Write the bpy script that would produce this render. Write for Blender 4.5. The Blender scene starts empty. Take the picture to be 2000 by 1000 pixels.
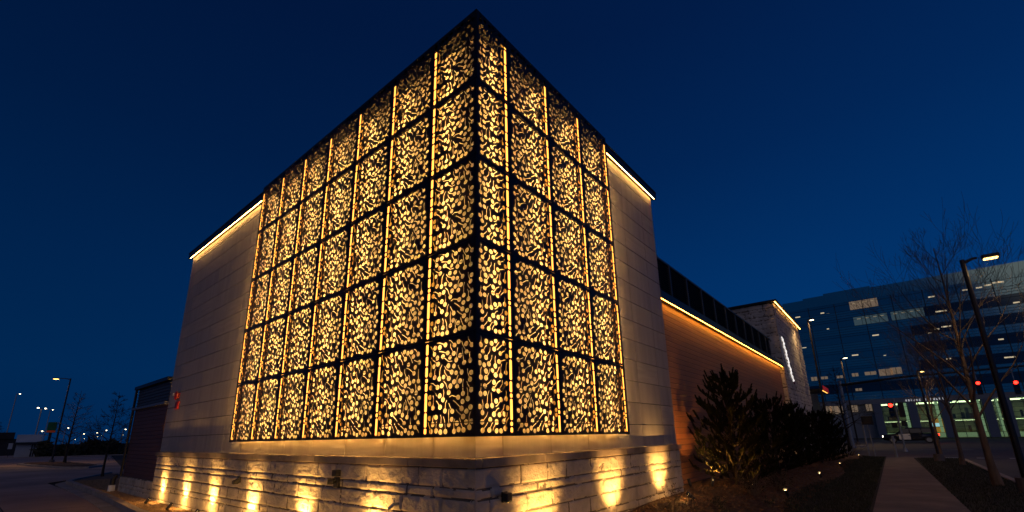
import bpy, bmesh, math, random
import numpy as np
from mathutils import Vector, Matrix, Euler, Quaternion

# ------------------------------------------------------------------ camera, sky, sun, exposure
SC = bpy.context.scene
COL = SC.collection
R = math.radians

S = 1.2
GZ = 1.3
F_PX = 869.02
PX, PY = 1001.5, 626.3
YAW, PITCH, ROLL = 0.68820, 0.25490, -0.01990
CAM = Vector((2.98074 * S, -3.05177 * S, (-0.01760 + GZ) * S))

cam_data = bpy.data.cameras.new('camera')
cam = bpy.data.objects.new('camera', cam_data)
COL.objects.link(cam)
fw = Vector((-math.sin(YAW) * math.cos(PITCH), math.cos(YAW) * math.cos(PITCH), math.sin(PITCH)))
rt = Vector((math.cos(YAW), math.sin(YAW), 0))
up = rt.cross(fw)
r2 = math.cos(ROLL) * rt + math.sin(ROLL) * up
u2 = -math.sin(ROLL) * rt + math.cos(ROLL) * up
cam.matrix_world = Matrix(((r2.x, u2.x, -fw.x, CAM.x), (r2.y, u2.y, -fw.y, CAM.y), (r2.z, u2.z, -fw.z, CAM.z), (0, 0, 0, 1)))
cam_data.sensor_width = 36.0
cam_data.sensor_fit = 'HORIZONTAL'
cam_data.lens = F_PX / 2000 * 36
cam_data.shift_x = (1000 - PX) / 2000
cam_data.shift_y = (PY - 500) / 2000
cam_data.clip_start = 0.05
cam_data.clip_end = 3000
SC.camera = cam

SC.view_settings.view_transform = 'Standard'
SC.view_settings.look = 'None'
SC.view_settings.gamma = 1
SC.view_settings.exposure = 0
SC.render.engine = 'CYCLES'
try:
    SC.cycles.use_denoising = True
    SC.cycles.denoiser = 'OPENIMAGEDENOISE'
except Exception as e:
    print('no denoiser', e)
    SC.cycles.use_denoising = False
SC.cycles.max_bounces = 6
SC.cycles.transparent_max_bounces = 12
SC.cycles.caustics_reflective = False
SC.cycles.caustics_refractive = False
SC.cycles.sample_clamp_indirect = 4.0

# dusk sky: the Sky Texture's own brightness, coloured the deep blue of the last light
W = bpy.data.worlds.new('World')
SC.world = W
W.use_nodes = True
nt = W.node_tree
nt.nodes.clear()
wo = nt.nodes.new('ShaderNodeOutputWorld')
bg = nt.nodes.new('ShaderNodeBackground')
tc = nt.nodes.new('ShaderNodeTexCoord')
sep = nt.nodes.new('ShaderNodeSeparateXYZ')
nt.links.new(tc.outputs['Generated'], sep.inputs[0])
ramp = nt.nodes.new('ShaderNodeValToRGB')
cr = ramp.color_ramp
cr.elements[0].position = 0.0
cr.elements[0].color = (0.0004, 0.0275, 0.114, 1)
cr.elements[1].position = 1.0
cr.elements[1].color = (0.0006, 0.0072, 0.042, 1)
for pos, c in ((0.12, (0.0004, 0.0305, 0.125)), (0.30, (0.0004, 0.0240, 0.107)), (0.52, (0.0004, 0.0150, 0.074)), (0.72, (0.0005, 0.0100, 0.054))):
    e = cr.elements.new(pos)
    e.color = (*c, 1)
nt.links.new(sep.outputs['Z'], ramp.inputs[0])
# the side where the sun went down (to the north-east of the picture) keeps more light
dotn = nt.nodes.new('ShaderNodeVectorMath')
dotn.operation = 'DOT_PRODUCT'
dotn.inputs[1].default_value = (0.75, 0.65, 0)
nt.links.new(tc.outputs['Generated'], dotn.inputs[0])
mr = nt.nodes.new('ShaderNodeMapRange')
mr.inputs['From Min'].default_value = -0.9
mr.inputs['From Max'].default_value = 1.0
mr.inputs['To Min'].default_value = 0.60
mr.inputs['To Max'].default_value = 1.42
nt.links.new(dotn.outputs['Value'], mr.inputs['Value'])
mulv = nt.nodes.new('ShaderNodeVectorMath')
mulv.operation = 'SCALE'
nt.links.new(ramp.outputs['Color'], mulv.inputs[0])
nt.links.new(mr.outputs['Result'], mulv.inputs['Scale'])
nt.links.new(mulv.outputs['Vector'], bg.inputs['Color'])
bg.inputs['Strength'].default_value = 1.0
nt.links.new(bg.outputs[0], wo.inputs[0])

# very weak, wide, warm light left in the air (town glow after sunset)
sd = bpy.data.lights.new('sun', 'SUN')
sd.energy = 0.17
sd.angle = R(60)
sd.color = (1.0, 0.76, 0.62)
sun = bpy.data.objects.new('sun', sd)
COL.objects.link(sun)
sun.rotation_euler = Vector((-0.50, 0.72, -0.50)).to_track_quat('-Z', 'Y').to_euler()


# ------------------------------------------------------------------ helpers
def link(o, parent=None):
    COL.objects.link(o)
    if parent is not None:
        o.parent = parent
    return o


def empty(name, loc=(0, 0, 0), rz=0):
    o = bpy.data.objects.new(name, None)
    o.empty_display_size = 0.2
    o.location = loc
    o.rotation_euler = (0, 0, rz)
    COL.objects.link(o)
    return o


def tag(o, label=None, cat=None, group=None, kind=None):
    if label: o['label'] = label
    if cat: o['category'] = cat
    if group: o['group'] = group
    if kind: o['kind'] = kind
    return o


class MB:
    def __init__(self):
        self.v = []
        self.f = []
        self.m = []

    def add(self, vs, fs, mi=0):
        n = len(self.v)
        self.v.extend([tuple(p) for p in vs])
        self.f.extend([tuple(i + n for i in q) for q in fs])
        self.m.extend([mi] * len(fs))
        return self

    def box(self, x0, y0, z0, x1, y1, z1, mi=0):
        return self.add([(x0, y0, z0), (x1, y0, z0), (x1, y1, z0), (x0, y1, z0), (x0, y0, z1), (x1, y0, z1), (x1, y1, z1), (x0, y1, z1)],
                        [(0, 3, 2, 1), (4, 5, 6, 7), (0, 1, 5, 4), (1, 2, 6, 5), (2, 3, 7, 6), (3, 0, 4, 7)], mi)

    def bbox(self, x0, y0, z0, x1, y1, z1, b=0.01, mi=0):
        """box with chamfered vertical and horizontal edges"""
        bm = bmesh.new()
        bmesh.ops.create_cube(bm, size=1)
        for v in bm.verts:
            v.co = Vector(((x0 + x1) / 2 + v.co.x * (x1 - x0), (y0 + y1) / 2 + v.co.y * (y1 - y0), (z0 + z1) / 2 + v.co.z * (z1 - z0)))
        bmesh.ops.bevel(bm, geom=bm.edges[:], offset=b, segments=2, affect='EDGES', profile=0.5)
        bm.verts.index_update()
        self.add([v.co[:] for v in bm.verts], [[v.index for v in f.verts] for f in bm.faces], mi)
        bm.free()
        return self

    def tube(self, pts, rads, n=8, cap=True, mi=0):
        pts = [Vector(p) for p in pts]
        if not isinstance(rads, (list, tuple)):
            rads = [rads] * len(pts)
        base = len(self.v)
        prev = None
        for i, p in enumerate(pts):
            if i == 0: d = pts[1] - pts[0]
            elif i == len(pts) - 1: d = pts[-1] - pts[-2]
            else: d = pts[i + 1] - pts[i - 1]
            d.normalize()
            if prev is None:
                a = Vector((0, 0, 1)) if abs(d.z) < 0.9 else Vector((1, 0, 0))
                x = d.cross(a).normalized()
            else:
                x = (prev - d * prev.dot(d)).normalized()
            prev = x
            y = d.cross(x)
            for k in range(n):
                t = 2 * math.pi * (k + .5) / n
                self.v.append(tuple(p + x * (rads[i] * math.cos(t)) + y * (rads[i] * math.sin(t))))
        for i in range(len(pts) - 1):
            for k in range(n):
                a, b = base + i * n + k, base + i * n + (k + 1) % n
                self.f.append((a, b, b + n, a + n))
                self.m.append(mi)
        if cap:
            self.f.append(tuple(base + k for k in reversed(range(n))))
            self.f.append(tuple(base + (len(pts) - 1) * n + k for k in range(n)))
            self.m += [mi, mi]
        return self

    def prism(self, prof, axis, a, b, mi=0):
        """closed profile (list of 2-D points) extruded along axis 'x','y' or 'z' from a to b"""
        def P(p, t):
            return {'x': (t, p[0], p[1]), 'y': (p[0], t, p[1]), 'z': (p[0], p[1], t)}[axis]
        n = len(prof)
        vs = [P(p, a) for p in prof] + [P(p, b) for p in prof]
        fs = [tuple(reversed(range(n))), tuple(range(n, 2 * n))] + [(i, (i + 1) % n, n + (i + 1) % n, n + i) for i in range(n)]
        return self.add(vs, fs, mi)

    def sphere(self, c, r, sx=1, sy=1, sz=1, nu=12, nv=8, mi=0):
        vs = [(c[0], c[1], c[2] + r * sz)]
        for j in range(1, nv):
            t = math.pi * j / nv
            for i in range(nu):
                a = 2 * math.pi * i / nu
                vs.append((c[0] + r * sx * math.sin(t) * math.cos(a), c[1] + r * sy * math.sin(t) * math.sin(a), c[2] + r * sz * math.cos(t)))
        vs.append((c[0], c[1], c[2] - r * sz))
        fs = []
        for i in range(nu):
            fs.append((0, 1 + i, 1 + (i + 1) % nu))
            fs.append((len(vs) - 1, len(vs) - 1 - nu + (i + 1) % nu, len(vs) - 1 - nu + i))
        for j in range(nv - 2):
            for i in range(nu):
                a, b = 1 + j * nu + i, 1 + j * nu + (i + 1) % nu
                fs.append((a, a + nu, b + nu, b))
        return self.add(vs, fs, mi)

    def mesh(self, name, mats, smooth=False):
        me = bpy.data.meshes.new(name)
        me.from_pydata(self.v, [], self.f)
        for m in (mats if isinstance(mats, (list, tuple)) else [mats]):
            me.materials.append(m)
        if len(me.materials) > 1:
            me.polygons.foreach_set('material_index', self.m)
        if smooth:
            me.polygons.foreach_set('use_smooth', [True] * len(me.polygons))
        bm = bmesh.new()
        bm.from_mesh(me)
        bmesh.ops.recalc_face_normals(bm, faces=bm.faces)
        bm.to_mesh(me)
        bm.free()
        me.update()
        return me

    def build(self, name, mats, parent=None, smooth=False):
        return link(bpy.data.objects.new(name, self.mesh(name, mats, smooth)), parent)


def np_mesh(name, verts, faces, mat, parent=None, smooth=False):
    """fast mesh from numpy arrays; faces is (n, k)"""
    me = bpy.data.meshes.new(name)
    verts = np.asarray(verts, dtype=np.float32)
    faces = np.asarray(faces, dtype=np.int32)
    k = faces.shape[1]
    me.vertices.add(len(verts))
    me.vertices.foreach_set('co', verts.ravel())
    me.loops.add(faces.size)
    me.loops.foreach_set('vertex_index', faces.ravel())
    me.polygons.add(len(faces))
    me.polygons.foreach_set('loop_start', np.arange(0, faces.size, k, dtype=np.int32))
    me.update(calc_edges=True)
    me.materials.append(mat)
    if smooth:
        me.polygons.foreach_set('use_smooth', [True] * len(me.polygons))
    me.validate()
    o = bpy.data.objects.new(name, me)
    return link(o, parent)


def noise2(x, y, seed=0):
    """value noise on numpy arrays"""
    xi, yi = np.floor(x).astype(np.int64), np.floor(y).astype(np.int64)
    fx, fy = x - xi, y - yi
    fx, fy = fx * fx * (3 - 2 * fx), fy * fy * (3 - 2 * fy)

    def h(a, b):
        n = (a * 374761393 + b * 668265263 + seed * 974711) & 0x7fffffff
        n = ((n ^ (n >> 13)) * 1274126177) & 0x7fffffff
        return ((n ^ (n >> 16)) & 0xffff) / 65535.0
    a, b, c, d = h(xi, yi), h(xi + 1, yi), h(xi, yi + 1), h(xi + 1, yi + 1)
    return (a * (1 - fx) + b * fx) * (1 - fy) + (c * (1 - fx) + d * fx) * fy


def fbm(x, y, oct=4, seed=0):
    s, a, t = 0, 1.0, 0
    for o in range(oct):
        s = s + a * noise2(x * 2 ** o, y * 2 ** o, seed + o * 17)
        t += a
        a *= .55
    return s / t


# ------------------------------------------------------------------ materials
def mat(name, color, rough=0.6, metal=0.0, var=0.0, vscale=3.0, bump=0.0, bscale=30.0, color2=None, spec=0.5, stretch=None):
    m = bpy.data.materials.new(name)
    m.use_nodes = True
    t = m.node_tree
    b = t.nodes['Principled BSDF']
    b.inputs['Base Color'].default_value = (*color, 1)
    b.inputs['Roughness'].default_value = rough
    b.inputs['Metallic'].default_value = metal
    b.inputs['Specular IOR Level'].default_value = spec
    tcn = t.nodes.new('ShaderNodeTexCoord')
    co = tcn.outputs['Object']
    if stretch:
        mp = t.nodes.new('ShaderNodeMapping')
        mp.inputs['Scale'].default_value = stretch
        t.links.new(co, mp.inputs[0])
        co = mp.outputs[0]
    if var or color2:
        n = t.nodes.new('ShaderNodeTexNoise')
        n.inputs['Scale'].default_value = vscale
        n.inputs['Detail'].default_value = 6
        t.links.new(co, n.inputs['Vector'])
        r = t.nodes.new('ShaderNodeValToRGB')
        r.color_ramp.elements[0].position = 0.3
        r.color_ramp.elements[1].position = 0.7
        c2 = color2 or tuple(min(1, c * (1 + var)) for c in color)
        c1 = color if color2 else tuple(c * (1 - var) for c in color)
        r.color_ramp.elements[0].color = (*c1, 1)
        r.color_ramp.elements[1].color = (*c2, 1)
        t.links.new(n.outputs['Fac'], r.inputs[0])
        t.links.new(r.outputs[0], b.inputs['Base Color'])
    if bump:
        n2 = t.nodes.new('ShaderNodeTexNoise')
        n2.inputs['Scale'].default_value = bscale
        n2.inputs['Detail'].default_value = 5
        t.links.new(co, n2.inputs['Vector'])
        bp = t.nodes.new('ShaderNodeBump')
        bp.inputs['Strength'].default_value = bump
        bp.inputs['Distance'].default_value = 0.02
        t.links.new(n2.outputs['Fac'], bp.inputs['Height'])
        t.links.new(bp.outputs[0], b.inputs['Normal'])
    return m


def emit(name, color, strength):
    m = bpy.data.materials.new(name)
    m.use_nodes = True
    b = m.node_tree.nodes['Principled BSDF']
    b.inputs['Base Color'].default_value = (*[c * .6 for c in color], 1)
    b.inputs['Emission Color'].default_value = (*color, 1)
    b.inputs['Emission Strength'].default_value = strength
    return m


def glass(name, tint=(0.8, 0.9, 0.95), refl=0.12):
    m = bpy.data.materials.new(name)
    m.use_nodes = True
    t = m.node_tree
    t.nodes.clear()
    o = t.nodes.new('ShaderNodeOutputMaterial')
    tr = t.nodes.new('ShaderNodeBsdfTransparent')
    tr.inputs[0].default_value = (*tint, 1)
    gl = t.nodes.new('ShaderNodeBsdfGlossy')
    gl.inputs['Roughness'].default_value = 0.03
    mx = t.nodes.new('ShaderNodeMixShader')
    mx.inputs[0].default_value = refl
    t.links.new(tr.outputs[0], mx.inputs[1])
    t.links.new(gl.outputs[0], mx.inputs[2])
    t.links.new(mx.outputs[0], o.inputs[0])
    return m


def planks(name, c1, c2, width=0.14, rough=0.55):
    """horizontal boards: groove bump every width metres, each board its own shade and grain"""
    m = mat(name, c1, rough)
    t = m.node_tree
    b = t.nodes['Principled BSDF']
    tcn = t.nodes.new('ShaderNodeTexCoord')
    sp = t.nodes.new('ShaderNodeSeparateXYZ')
    t.links.new(tcn.outputs['Object'], sp.inputs[0])
    dv = t.nodes.new('ShaderNodeMath'); dv.operation = 'DIVIDE'; dv.inputs[1].default_value = width
    t.links.new(sp.outputs['Z'], dv.inputs[0])
    fl = t.nodes.new('ShaderNodeMath'); fl.operation = 'FLOOR'
    t.links.new(dv.outputs[0], fl.inputs[0])
    fr = t.nodes.new('ShaderNodeMath'); fr.operation = 'FRACT'
    t.links.new(dv.outputs[0], fr.inputs[0])
    # board ends every ~3.6 m, offset per row
    ad = t.nodes.new('ShaderNodeMath'); ad.operation = 'ADD'
    t.links.new(sp.outputs['X'], ad.inputs[0]); t.links.new(sp.outputs['Y'], ad.inputs[1])
    wn = t.nodes.new('ShaderNodeTexWhiteNoise'); wn.noise_dimensions = '1D'
    t.links.new(fl.outputs[0], wn.inputs['W'])
    ml = t.nodes.new('ShaderNodeMath'); ml.operation = 'MULTIPLY_ADD'; ml.inputs[1].default_value = 0.28
    t.links.new(ad.outputs[0], ml.inputs[0]); t.links.new(wn.outputs['Value'], ml.inputs[2])
    fl2 = t.nodes.new('ShaderNodeMath'); fl2.operation = 'FLOOR'
    t.links.new(ml.outputs[0], fl2.inputs[0])
    cb = t.nodes.new('ShaderNodeCombineXYZ')
    t.links.new(fl.outputs[0], cb.inputs[0]); t.links.new(fl2.outputs[0], cb.inputs[1])
    wn2 = t.nodes.new('ShaderNodeTexWhiteNoise'); wn2.noise_dimensions = '2D'
    t.links.new(cb.outputs[0], wn2.inputs['Vector'])
    mp = t.nodes.new('ShaderNodeMapping'); mp.inputs['Scale'].default_value = (1.5, 1.5, 28)
    t.links.new(tcn.outputs['Object'], mp.inputs[0])
    gn = t.nodes.new('ShaderNodeTexNoise'); gn.inputs['Scale'].default_value = 1.6; gn.inputs['Detail'].default_value = 6
    t.links.new(mp.outputs[0], gn.inputs['Vector'])
    mixf = t.nodes.new('ShaderNodeMath'); mixf.operation = 'MULTIPLY_ADD'; mixf.inputs[1].default_value = 0.55
    t.links.new(wn2.outputs['Value'], mixf.inputs[0])
    sc = t.nodes.new('ShaderNodeMath'); sc.operation = 'MULTIPLY'; sc.inputs[1].default_value = 0.55
    t.links.new(gn.outputs['Fac'], sc.inputs[0]); t.links.new(sc.outputs[0], mixf.inputs[2])
    mx = t.nodes.new('ShaderNodeMix'); mx.data_type = 'RGBA'
    mx.inputs['A'].default_value = (*c1, 1); mx.inputs['B'].default_value = (*c2, 1)
    t.links.new(mixf.outputs[0], mx.inputs['Factor'])
    gap = t.nodes.new('ShaderNodeMix'); gap.data_type = 'RGBA'
    gap.inputs['A'].default_value = (c1[0] * .5, c1[1] * .5, c1[2] * .5, 1)
    t.links.new(mx.outputs['Result'], gap.inputs['B'])
    t.links.new(gap.outputs['Result'], b.inputs['Base Color'])
    # groove
    pp = t.nodes.new('ShaderNodeMath'); pp.operation = 'PINGPONG'; pp.inputs[1].default_value = 0.5
    t.links.new(fr.outputs[0], pp.inputs[0])
    mr = t.nodes.new('ShaderNodeMapRange'); mr.inputs['From Max'].default_value = 0.10
    t.links.new(pp.outputs[0], mr.inputs['Value'])
    t.links.new(mr.outputs[0], gap.inputs['Factor'])
    bp = t.nodes.new('ShaderNodeBump'); bp.inputs['Distance'].default_value = 0.012; bp.inputs['Strength'].default_value = 1
    t.links.new(mr.outputs[0], bp.inputs['Height']); t.links.new(bp.outputs[0], b.inputs['Normal'])
    return m


M = {}
M['clad'] = mat('cladding_panel', (0.335, 0.305, 0.29), 0.55, var=0.13, vscale=1.3, bump=0.08, bscale=60, stretch=(4, 4, .5))
M['clad_b'] = mat('cladding_panel_b', (0.305, 0.28, 0.27), 0.5, var=0.13, vscale=1.1, bump=0.08, bscale=60, stretch=(5, 5, .5))
M['clad_c'] = mat('cladding_panel_c', (0.362, 0.328, 0.31), 0.6, var=0.12, vscale=1.6, bump=0.08, bscale=60, stretch=(1, 1, 9))
M['stone'] = mat('limestone', (0.46, 0.40, 0.33), 0.9, var=0.22, vscale=3.5, bump=0.7, bscale=42)
M['mortar'] = mat('mortar', (0.13, 0.105, 0.085), 0.95, var=0.2, vscale=6)
M['ledge'] = mat('cast_stone', (0.24, 0.19, 0.15), 0.85, var=0.45, vscale=2.2, bump=0.25, bscale=45)
M['bronze'] = mat('dark_bronze_metal', (0.016, 0.012, 0.010), 0.42, metal=0.55, var=0.2, vscale=4)
M['post'] = mat('bronze_post', (0.16, 0.085, 0.04), 0.6, metal=0.0, var=0.15, vscale=6)
M['black'] = mat('black_paint', (0.012, 0.012, 0.013), 0.45)
M['coping'] = mat('dark_coping', (0.02, 0.019, 0.02), 0.4, metal=0.5)
M['wood'] = planks('warm_wood_siding', (0.25, 0.105, 0.044), (0.41, 0.190, 0.083))
M['wood_dark'] = planks('brown_wood_siding', (0.085, 0.036, 0.026), (0.13, 0.055, 0.036), 0.12)
M['louver'] = mat('louver_metal', (0.075, 0.075, 0.080), 0.5, metal=0.3)
M['backwall'] = mat('membrane', (0.02, 0.02, 0.022), 0.8)
M['led'] = emit('led_tape', (1.0, 0.53, 0.125), 215)
M['cove'] = emit('cove_led', (1.0, 0.50, 0.12), 50)
M['cove_amber'] = emit('cove_led_amber', (1.0, 0.39, 0.045), 40)
M['uplens'] = emit('uplight_lens', (1.0, 0.66, 0.26), 26)
M['red'] = mat('red_plastic', (0.42, 0.008, 0.008), 0.35)
M['white'] = mat('white_paint', (0.75, 0.75, 0.73), 0.5)
M['asphalt'] = mat('asphalt', (0.085, 0.078, 0.072), 0.75, var=0.25, vscale=0.6, bump=0.35, bscale=90)
M['lot'] = mat('worn_concrete_paving', (0.40, 0.265, 0.195), 0.8, var=0.34, vscale=0.30, bump=0.25, bscale=70)
M['concrete'] = mat('concrete', (0.15, 0.125, 0.115), 0.85, var=0.30, vscale=1.3, bump=0.2, bscale=60)
M['kerbc'] = mat('kerb_concrete', (0.30, 0.26, 0.23), 0.85, var=0.2, vscale=1.5, bump=0.2, bscale=50)
M['soil'] = mat('soil', (0.030, 0.024, 0.016), 0.95, var=0.4, vscale=0.8, bump=0.5, bscale=30)
M['mulch'] = mat('mulch_soil', (0.075, 0.038, 0.020), 0.95, var=0.4, vscale=5, bump=0.8, bscale=60)
M['chip'] = mat('wood_chip', (0.11, 0.055, 0.030), 0.9, var=0.4, vscale=8)
M['pebble'] = mat('pebble', (0.30, 0.19, 0.10), 0.85, var=0.45, vscale=9)
M['turf'] = mat('turf', (0.014, 0.014, 0.006), 0.95, var=0.4, vscale=2.5, bump=0.5, bscale=80)
M['grass'] = mat('grass_blade', (0.018, 0.026, 0.010), 0.8, var=0.35, vscale=1.2)
M['bark'] = mat('bark', (0.15, 0.10, 0.072), 0.9, var=0.35, vscale=9, bump=0.7, bscale=35, stretch=(1, 1, 0.25))
M['pinebark'] = mat('pine_bark', (0.030, 0.020, 0.014), 0.9, var=0.3, vscale=9, bump=0.5, bscale=35)
M['twig'] = mat('twig_bark', (0.13, 0.095, 0.07), 0.85, var=0.25, vscale=4)
M['needle'] = mat('pine_needle', (0.017, 0.018, 0.006), 0.8, var=0.4, vscale=3, spec=0.1)
M['drygrass'] = mat('dry_leaf', (0.10, 0.065, 0.03), 0.8, var=0.3, vscale=5)
M['pole'] = mat('dark_pole', (0.022, 0.018, 0.016), 0.4, metal=0.4)
M['galv'] = mat('galvanised_steel', (0.30, 0.32, 0.34), 0.45, metal=0.4, var=0.15, vscale=4)
M['lamp_amber'] = emit('lamp_amber', (1.0, 0.56, 0.15), 6)
M['lamp_white'] = emit('lamp_white', (1.0, 0.80, 0.48), 7)
M['signal_red'] = emit('signal_red', (1.0, 0.012, 0.006), 14)
M['glassdark'] = mat('tinted_glass', (0.01, 0.012, 0.016), 0.06, spec=0.8)


# ------------------------------------------------------------------ ground
def bedz(x, y):
    sy = np.clip((np.asarray(y, float) + 0.5) / 6.0, 0, 1)
    sx = np.clip((2.7 - np.asarray(x, float)) / 2.6, 0, 1)
    sy = sy * sy * (3 - 2 * sy)
    sx = sx * sx * (3 - 2 * sx)
    fade = np.clip((40 - np.asarray(y, float)) / 12, 0, 1)
    return 0.01 + 0.31 * sy * sx * fade


def BZ(x, y):
    return float(bedz(x, y))


def sheet(name, poly, z, m, kind='structure', parent=None):
    b = MB()
    b.add([(p[0], p[1], z) for p in poly], [tuple(range(len(poly)))])
    o = b.build(name, m, parent)
    return tag(o, kind=kind)


def slab(name, poly, z0, z1, m):
    o = MB().prism(poly, 'z', z0, z1).build(name, m)
    return tag(o, kind='structure')


sheet('ground', [(-900, -500), (900, -500), (900, 900), (-900, 900)], -0.16, M['soil'])
sheet('road', [(-14, 31.6), (300, 31.6), (300, 96), (-14, 96)], -0.10, M['asphalt'])
sheet('street', [(6.14, -60), (15.5, -60), (15.5, 31.6), (6.14, 31.6)], -0.10, M['asphalt'])
sheet('parking_lot', [(-160, -60), (2.0, -60), (2.0, -0.72), (-26.4, -0.72), (-31.2, 1.9), (-31.2, 3.0), (-88, 11.5), (-160, 11.5)], -0.10, M['lot'])
# marking strips on the crossing road
mk = MB()
for k in range(7):
    x = 5.6 + k * 1.25
    mk.add([(x, 32.2, -0.096), (x + .62, 32.2, -0.096), (x + .62, 32.75, -0.096), (x, 32.75, -0.096)], [(0, 1, 2, 3)])
tag(mk.build('crosswalk_marking', mat('road_paint', (0.55, 0.54, 0.5), 0.7, var=0.25, vscale=4)), kind='structure')
mk = MB()
for k in range(26):
    x = -40 + k * 7.5
    mk.add([(x, 46.0, -0.096), (x + 3, 46.0, -0.096), (x + 3, 46.14, -0.096), (x, 46.14, -0.096)], [(0, 1, 2, 3)])
tag(mk.build('lane_marking', bpy.data.materials['road_paint']), kind='structure')
slab('median', [(-60, 52), (0.9, 52), (1.4, 53), (0.9, 54), (-60, 54)], -0.16, 0.03, M['kerbc'])

# sidewalk of separate concrete slabs (joints are real gaps)
sw = MB()
sx0 = lambda y: 2.97 - 0.0172 * y
sx1 = lambda y: 4.55 - 0.0130 * y
y = -9.0
while y < 30.0:
    y2 = min(y + 1.52, 30.2)
    g = 0.016
    sw.prism([(sx0(y), y + g), (sx1(y), y + g), (sx1(y2), y2 - g), (sx0(y2), y2 - g)], 'z', -0.13, 0.0)
    y += 1.52
sw.prism([(2.05, 30.22), (4.5, 30.22), (4.4, 31.45), (2.15, 31.45)], 'z', -0.13, -0.03)
tag(sw.build('sidewalk', M['concrete']), kind='structure')
# street kerb
kb = MB()
y = -9.0
while y < 30:
    kb.prism([(5.98, y + .004), (6.14, y + .004), (6.14, y + 3.05), (5.98, y + 3.05)], 'z', -0.15, 0.02)
    y += 3.06
tag(kb.build('street_kerb', M['kerbc']), kind='structure')
# sawn joints in the parking lot concrete
jm = mat('joint_sealant', (.03, .026, .024), .8)
jb = MB()
for yy_ in (-2.6, -6.2, -9.8, -13.4):
    jb.add([(-34, yy_, -.096), (2, yy_, -.096), (2, yy_ + .035, -.096), (-34, yy_ + .035, -.096)], [(0, 1, 2, 3)])
for xx_ in range(-34, 2, 4):
    jb.add([(xx_, -30, -.0955), (xx_ + .035, -30, -.0955), (xx_ + .035, -1.06, -.0955), (xx_, -1.06, -.0955)], [(0, 1, 2, 3)])
tag(jb.build('lot_joint', jm), kind='structure')
# kerb by the left facade
kb = MB()
path = [(3.0, -0.72), (-10.6, -0.74), (-15.4, -0.50), (-25.0, -0.28), (-26.2, 0.1), (-31.0, 2.1)]
for (a, b) in zip(path[:-1], path[1:]):
    d = Vector((b[0] - a[0], b[1] - a[1]))
    L = d.length
    n = max(1, int(L / 3))
    d.normalize()
    q = Vector((d.y, -d.x)) * 0.17        # toward the building
    for k in range(n):
        p0 = Vector(a) + d * (L * k / n + .004)
        p1 = Vector(a) + d * (L * (k + 1) / n - .004)
        kb.prism([tuple(p0), tuple(p1), tuple(p1 + q), tuple(p0 + q)], 'z', -0.14, 0.045)
        # gutter pan
        kb.prism([tuple(p0), tuple(p1), tuple(p1 - q * 1.9), tuple(p0 - q * 1.9)], 'z', -0.14, -0.085)
tag(kb.build('kerb', M['kerbc']), kind='structure')

# gravel strip along the left facade
sheet('gravel_bed', [(2, -0.6), (2, 0.3), (-13, 0.3), (-17.3, 0.3), (-24, 3.0), (-30.8, 2.1), (-26, 0.2), (-24.9, -0.15), (-15.4, -0.36), (-10.6, -0.58)], -0.012, mat('gravel_soil', (0.16, 0.10, 0.055), 0.95, var=0.35, vscale=14, bump=0.8, bscale=90))
rng = np.random.default_rng(5)


def pebbles(name, pts, smin, smax, m, flat=0.6, seed=1):
    """many small six-cornered stones in one stuff mesh"""
    r = np.random.default_rng(seed)
    n = len(pts)
    base = np.array([(1, 0, 0), (0, 1, 0), (-1, 0, 0), (0, -1, 0), (0, 0, 1), (0, 0, -1)], float)
    s = r.uniform(smin, smax, n)
    a = r.uniform(0, 6.28, n)
    ca, sa = np.cos(a), np.sin(a)
    st = r.uniform(.6, 1.5, (n, 1)) * np.ones((1, 6))
    X = base[None, :, 0] * st
    Yb = np.repeat(base[None, :, 1], n, 0)
    Z = base[None, :, 2] * flat + r.uniform(-.25, .25, (n, 6))
    v = np.stack([(X * ca[:, None] - Yb * sa[:, None]) * s[:, None] + pts[:, 0:1], (X * sa[:, None] + Yb * ca[:, None]) * s[:, None] + pts[:, 1:2], Z * s[:, None] + pts[:, 2:3]], -1)
    tri = np.array([(0, 1, 4), (1, 2, 4), (2, 3, 4), (3, 0, 4), (1, 0, 5), (2, 1, 5), (3, 2, 5), (0, 3, 5)])
    f = (np.arange(n)[:, None, None] * 6 + tri[None]).reshape(-1, 3)
    o = np_mesh(name, v.reshape(-1, 3), f, m)
    return tag(o, kind='stuff')


n = 15000
px = rng.uniform(-25, -6.5, n)
lo = np.where(px > -10.6, -0.55, np.where(px > -15.4, -0.55 + (-10.6 - px) / 4.8 * .24, -0.31 + (-15.4 - px) / 9.6 * .22))
hi = np.where(px > -17.3, 0.12, 0.12 + (-17.3 - px) * .3)
py = lo + (hi - lo) * rng.uniform(0, 1, n)
tag(pebbles('gravel', np.stack([px, py, np.full(n, -0.004)], 1), .010, .026, M['pebble']), 'tan gravel spread between the kerb and the stone base', 'gravel')

# planting bed and lawn beside the right facade
xs = np.linspace(-0.75, 3.0, 46)
ys = np.linspace(-1.0, 31.0, 180)
XX, YY = np.meshgrid(xs, ys)
ZZ = bedz(XX, YY) + (fbm(XX * 3, YY * 3, 3, 3) - .5) * .05 * np.clip((2.6 - XX), 0, 1)
edge = 1.75 + 0.25 * np.sin(YY * .5)


def gridfaces(nx, ny):
    i = np.arange(nx - 1)[None, :] + np.arange(ny - 1)[:, None] * nx
    return np.stack([i, i + 1, i + 1 + nx, i + nx], -1).reshape(-1, 4)


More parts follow.
